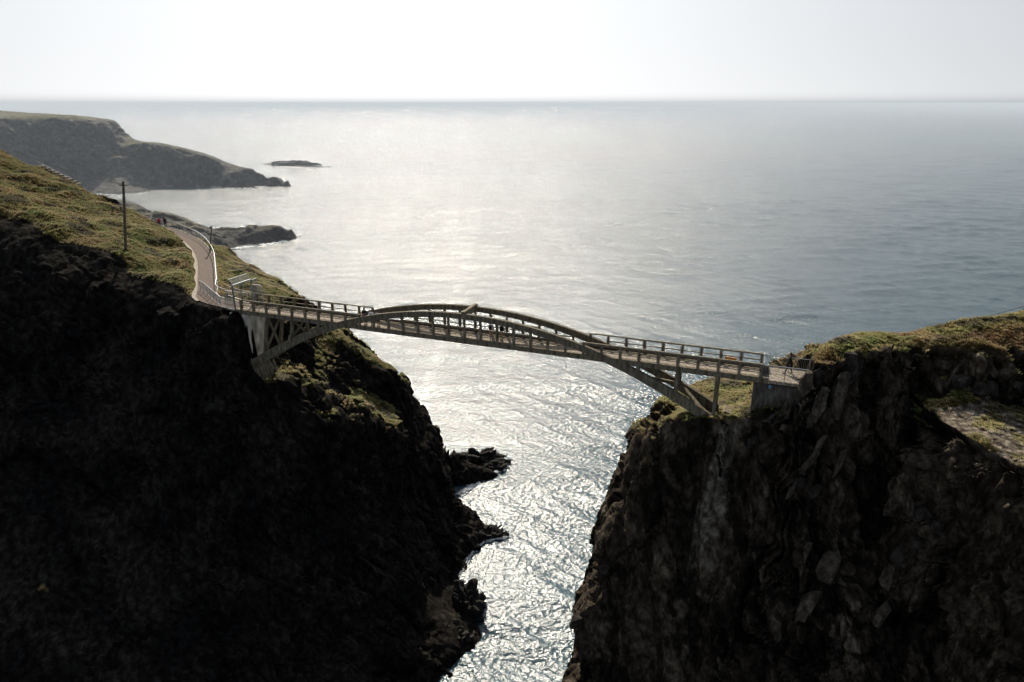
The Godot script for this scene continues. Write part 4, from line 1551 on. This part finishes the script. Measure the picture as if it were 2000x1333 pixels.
func make_small_things() -> void:
	var foot := sight(245, 484, 80)
	utility_pole(foot, sight(240, 354, 80), 0.17, "tall wooden utility pole on the grassy left slope", true)
	utility_pole(level(409.5, 491, 45.6), sight(413, 440, -level(409.5, 491, 45.6).z), 0.09, "short wooden post standing by the bend in the path", false)
	# overhead cable running up the hill to the left
	var a := sight(239, 360, 80)
	var b := sight(-120, 220, 92)
	var line := []
	for i in 25:
		var t := i / 24.0
		line.append(a.lerp(b, t) + Vector3.DOWN * (1.2 * 4.0 * t * (1.0 - t)) - a)
	var st := st_new()
	tube(st, line, 0.028, 0.028, 5)
	var o := part("overhead_cable", done(st), M.wire, self, Transform3D(Basis(), a))
	tag(o, "thin dark cable sagging from the utility pole up the hill", "cable")
	# handrail on the right hill
	var rl := []
	for q in [[1888, 628], [1940, 616], [2000, 600], [2080, 578]]:
		rl.append(sight(q[0], q[1], 51.0) + Vector3.DOWN * 0.95)
	railing("hill_railing", rl, 1.0, 2.6, 0.025, 0.03, M.steel_dull, 0.0, false, "thin dark handrail climbing the skyline of the right headland")
	# approach railings
	var near_line := [sight(394, 581, 74), sight(403, 580, 72.6), on_bridge(-2.7, 0.0, 0.1), on_bridge(-0.8, 0.0, -0.1)]
	for i in 2: near_line[i].y = 45.15
	railing("approach_railing", near_line, 1.15, 1.3, 0.025, 0.03, M.steel, 0.13, true, "low galvanised railing with bars on the rock side before the gate")
	var far_line := [on_bridge(-4.4, 0.35, 2.9), on_bridge(-2.6, 0.1, 2.75), on_bridge(-0.8, 0.0, 2.6)]
	railing("approach_railing", far_line, 1.2, 1.5, 0.025, 0.035, M.steel, 0.0, true, "short galvanised railing on the sea side next to the gate")
	railing("landing_railing", [on_bridge(51.35, 0.0, 0.0), on_bridge(53.2, 0.0, 0.0), on_bridge(54.6, 0.0, 0.0)], 1.17, 1.85, 0.028, 0.028, M.steel, 0.13, true, "galvanised barred railing on the near side of the landing")
	railing("landing_railing", [on_bridge(51.35, 0.0, 2.48), on_bridge(53.25, 0.0, 2.48), on_bridge(54.9, 0.0, 2.55)], 1.12, 1.9, 0.028, 0.022, M.steel, 0.13, true, "galvanised barred railing on the sea side of the landing")
	# wooden seat board on the slope
	var sp := sight(228, 409, 100)
	var seat := base("bench", sp)
	tag(seat, "small pale wooden bench high on the left grass slope", "bench")
	part("seat", box_mesh(Vector3(1.5, 0.09, 0.42), 0.02), M.wood, seat, Transform3D(Basis(), Vector3(0, 0.42, 0)))
	for x in [-0.6, 0.6]:
		part("leg", box_mesh(Vector3(0.12, 0.7, 0.36), 0.015), M.wood, seat, Transform3D(Basis(), Vector3(x, 0.05, 0)))
	# stone steps with pale walls beyond the ridge
	var stp := base("stone_steps", sight(80, 324, 150))
	tag(stp, "pale stone steps and wall with railing beyond the grassy ridge", "steps")
	var p0 := stp.position
	for i in 9:
		var q := sight(lerpf(80, 150, i / 8.0), lerpf(324, 358, i / 8.0), 150.0) - p0
		part("step", box_mesh(Vector3(1.3, 2.6, 1.6), 0.04), M.concrete, stp, Transform3D(Basis(Vector3.UP, 0.1 * (i % 3)), q + Vector3(0, -1.3, 0)))
		part("rail_post", box_mesh(Vector3(0.07, 1.1, 0.07), 0.01), M.steel_dull, stp, Transform3D(Basis(), q + Vector3(-0.4, 0.5, 0.7)))
	for i in 8:
		var q := sight(lerpf(80, 150, i / 8.0), lerpf(324, 358, i / 8.0), 150.0) - p0 + Vector3(-0.4, 1.0, 0.7)
		var q2 := sight(lerpf(80, 150, (i + 1) / 8.0), lerpf(324, 358, (i + 1) / 8.0), 150.0) - p0 + Vector3(-0.4, 1.0, 0.7)
		part("rail", one_bar(q, q2, 0.06, 0.06), M.steel_dull, stp)
	# fence along the far cliff top
	var fence := base("field_fence", sight(60, 223, 628))
	tag(fence, "line of tiny fence posts on the far green cliff top", "fence")
	for i in 12:
		var q := sight(62 + i * 9.0, 224.0 + i * 0.75, 628.0 - i * 1.2)
		part("fence_post", box_mesh(Vector3(0.22, 2.2, 0.22), 0.02), M.wood, fence, Transform3D(Basis(), q - fence.position + Vector3(0, 0.5, 0)))


func slab_rock(seed_: int, size: Vector3) -> ArrayMesh:
	# an angular block: a jittered box with cut corners
	var rng := RandomNumberGenerator.new()
	rng.seed = seed_
	var st := st_new()
	var pts := PackedVector3Array()
	for i in 22:
		var d := Vector3(rng.randfn(), rng.randfn(), rng.randfn())
		var m := pow(pow(absf(d.x), 5.0) + pow(absf(d.y), 5.0) + pow(absf(d.z), 5.0), 0.2)
		pts.append(d / m * size * 0.5 * rng.randf_range(0.8, 1.0))
	# convex hull by brute force
	var n := pts.size()
	for i in n:
		for j in range(i + 1, n):
			for k in range(j + 1, n):
				var nm := (pts[j] - pts[i]).cross(pts[k] - pts[i])
				if nm.length() < 1e-6: continue
				var pos := false
				var neg := false
				for q in n:
					if q == i or q == j or q == k: continue
					var s := nm.dot(pts[q] - pts[i])
					if s > 1e-7: pos = true
					elif s < -1e-7: neg = true
					if pos and neg: break
				if pos != neg: out_tri(st, pts[i], pts[j], pts[k], Vector3.ZERO)
	return done(st)


func make_cliff_slabs(land: MeshInstance3D) -> void:
	# blocks and upright slabs split from the right cliff
	var shapes := []
	for i in 7: shapes.append(slab_rock(500 + i, Vector3(1.0, 1.0, 1.0)))
	var rng := RandomNumberGenerator.new()
	rng.seed = 91
	for a in [
		[1572, 750, 46.9, 1.2, 2.4, 1.2, 0.1], [1588, 715, 48.4, 1.6, 1.5, 1.5, 0.1], [1600, 735, 46.9, 1.3, 2.0, 1.2, 0.0], [1600, 790, 46.4, 1.2, 3.4, 0.9, 0.12], [1640, 770, 46.6, 1.4, 4.5, 1.1, 0.08], [1660, 720, 47.0, 1.8, 3.0, 1.2, 0.05],
		[1580, 900, 45.5, 0.7, 2.6, 0.6, 0.5], [1600, 870, 45.6, 0.5, 2.2, 0.5, 0.45], [1560, 940, 45.7, 1.4, 1.0, 0.9, 0.6], [1545, 960, 45.7, 0.5, 2.0, 0.4, 0.4], [1590, 960, 45.0, 1.0, 1.6, 0.7, 0.5], [1640, 905, 45.4, 0.5, 3.2, 0.5, 0.15],
		[1800, 1000, 40.6, 1.6, 1.3, 1.3, -0.35], [1775, 985, 41.0, 0.8, 1.8, 0.8, -0.2], [1830, 1030, 39.6, 1.0, 0.9, 1.0, 0.2], [1790, 1060, 40.2, 1.1, 1.1, 1.0, 0.4], [1760, 1090, 40.8, 1.2, 1.5, 1.0, 0.3], [1735, 1130, 41.4, 0.9, 2.2, 0.8, 0.2],
		[1620, 1110, 43.3, 1.6, 3.2, 1.2, 0.3], [1570, 1080, 44.2, 0.9, 2.4, 0.8, 0.2], [1580, 1180, 42.6, 1.4, 3.4, 1.0, 0.35], [1640, 1260, 41.0, 1.2, 2.2, 1.0, 0.1], [1720, 1200, 40.8, 0.9, 2.6, 0.8, 0.25],
		[1760, 720, 47.6, 1.1, 1.4, 1.0, 0.4], [1780, 700, 47.9, 0.9, 0.9, 0.8, 0.3], [1740, 800, 46.2, 0.8, 2.6, 0.7, 0.1], [1880, 745, 45.4, 1.5, 1.2, 1.2, 0.1], [1930, 760, 44.6, 1.8, 1.6, 1.4, 0.0], [1980, 755, 44.2, 1.6, 1.8, 1.4, 0.1],
		[1260, 905, 53.2, 0.9, 1.8, 1.0, 0.1], [1252, 960, 53.2, 0.9, 1.4, 1.0, 0.0], [1290, 850, 53.0, 1.2, 1.4, 1.2, 0.0], [1125, 1215, 51.8, 1.1, 1.7, 1.0, 0.3], [1180, 1110, 52.2, 0.8, 1.5, 0.9, 0.2], [1470, 860, 48.7, 1.0, 1.4, 1.0, 0.1],
		[1840, 640, 50.6, 0.8, 0.5, 0.6, 0.0], [1790, 690, 48.4, 0.7, 0.5, 0.6, 0.2], [1850, 690, 47.8, 0.8, 0.6, 0.7, 0.3], [1900, 700, 47.0, 0.9, 0.6, 0.8, 0.0],
	]:
		var at := sight(a[0], a[1], a[2] - (0.15 if a[4] > 1.9 * a[3] else -0.2))
		var b := Basis(Vector3.BACK, -a[6]) * Basis(Vector3.UP, rng.randf_range(-0.5, 0.5))
		b = b * Basis.from_scale(Vector3(a[3], a[4], a[5]))
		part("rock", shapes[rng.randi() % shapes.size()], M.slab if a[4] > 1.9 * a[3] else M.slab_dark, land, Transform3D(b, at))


func make_foam() -> void:
	var rng := RandomNumberGenerator.new()
	rng.seed = 44
	for a in [
		[[[330, 363.5], [400, 364.5], [470, 368], [510, 364.5]], 1.6, "white surf along the foot of the far headland"],
		[[[446, 487], [480, 482.5], [520, 478.5], [560, 469.5], [582, 460.5]], 1.3, "white surf along the low dark promontory"],
		[[[895, 968], [925, 950], [955, 930], [985, 918]], 0.35, "thin surf around the farther dark rock point"],
		[[[540, 326], [580, 327], [625, 328.5]], 1.5, "white surf washing the far reef"],
		[[[895, 1128], [915, 1090], [945, 1062], [985, 1052]], 0.25, "thin surf around the middle rock spur"],
	]:
		var line := []
		for q in a[0]: line.append(level(q[0], q[1], 0.0))
		line = smooth_line(line, 160)
		var st := st_new()
		for k in 420:
			var c: Vector3 = along(line, 1e9) if k == 0 else line[rng.randi() % line.size()]
			var w: float = a[1]
			c += Vector3(rng.randfn() * w, 0, rng.randfn() * w * 0.9)
			var r: float = w * rng.randf_range(0.12, 0.7)
			var pts := []
			for i in 7:
				var t := TAU * i / 7.0
				pts.append(c + Vector3(cos(t) * r * rng.randf_range(0.5, 1.6), 0.10 + rng.randf() * 0.12, sin(t) * r * rng.randf_range(0.3, 0.8)))
			for i in 7: out_tri(st, c + Vector3.UP * 0.3, pts[i], pts[(i + 1) % 7], c + Vector3.DOWN * 5.0)
		var o := part("sea_foam", done(st), M.foam, self)
		tag(o, a[2], "foam", "", "stuff")


# ---------------------------------------------------------------- scene
func _ready() -> void:
	var t0 := Time.get_ticks_msec()
	set_stage()
	make_noises()
	make_materials()
	print("materials ", Time.get_ticks_msec() - t0)
	var pl := [on_bridge(-0.9, 0.0, 1.24), on_bridge(-2.4, 0.02, 1.24), Vector3(-33.6, 45.1, -70.9), Vector3(-35.2, 45.25, -74.5), Vector3(-37.39, 45.4, -79.5), Vector3(-40.9, 45.5, -87.4), Vector3(-44.4, 45.6, -93.9), Vector3(-48.0, 45.7, -99.4), Vector3(-51.6, 45.7, -103.8), Vector3(-57.0, 45.75, -109.5), Vector3(-64.0, 45.8, -114.5)]
	path_line = PackedVector3Array(smooth_line(pl, 44))
	make_sea()
	print("sea ", Time.get_ticks_msec() - t0)
	make_left_headland()
	print("left ", Time.get_ticks_msec() - t0)
	make_right_headland()
	print("right ", Time.get_ticks_msec() - t0)
	make_far_land()
	make_sea_rocks()
	print("far ", Time.get_ticks_msec() - t0)
	make_bridge()
	make_gate()
	make_path()
	make_cliff_slabs(get_node("terrain_right_headland"))
	print("bridge ", Time.get_ticks_msec() - t0)
	make_small_things()
	make_people()
	print("people ", Time.get_ticks_msec() - t0)
	make_grass(grass_left, "grass", 130000, 0.26, 3, func(v: Vector3) -> bool: return v.z > -125.0 and v.x > -110.0 and v.x < -8.0 and v.y > 8.0 and near_path(v).x > 1.9, grass_tone, "rough green and brown grass on the left headland")
	make_grass(grass_right, "grass", 60000, 0.21, 4, func(v: Vector3) -> bool: return v.z > -66.0 and v.z < -28.0 and v.x > 12.0 and v.y > 34.0 and (v.z < -44.2 or n_mid.get_noise_3d(v.x * 1.6, v.y, v.z * 1.6) > -0.02), func(v: Vector3) -> Color: return paint_right(v, Vector3.UP, Vector3.UP), "green, rusty and straw coloured grass on the right headland")
	make_foam()
	make_haze()
	print("done ", Time.get_ticks_msec() - t0, " grass ", grass_left.size(), " ", grass_right.size())
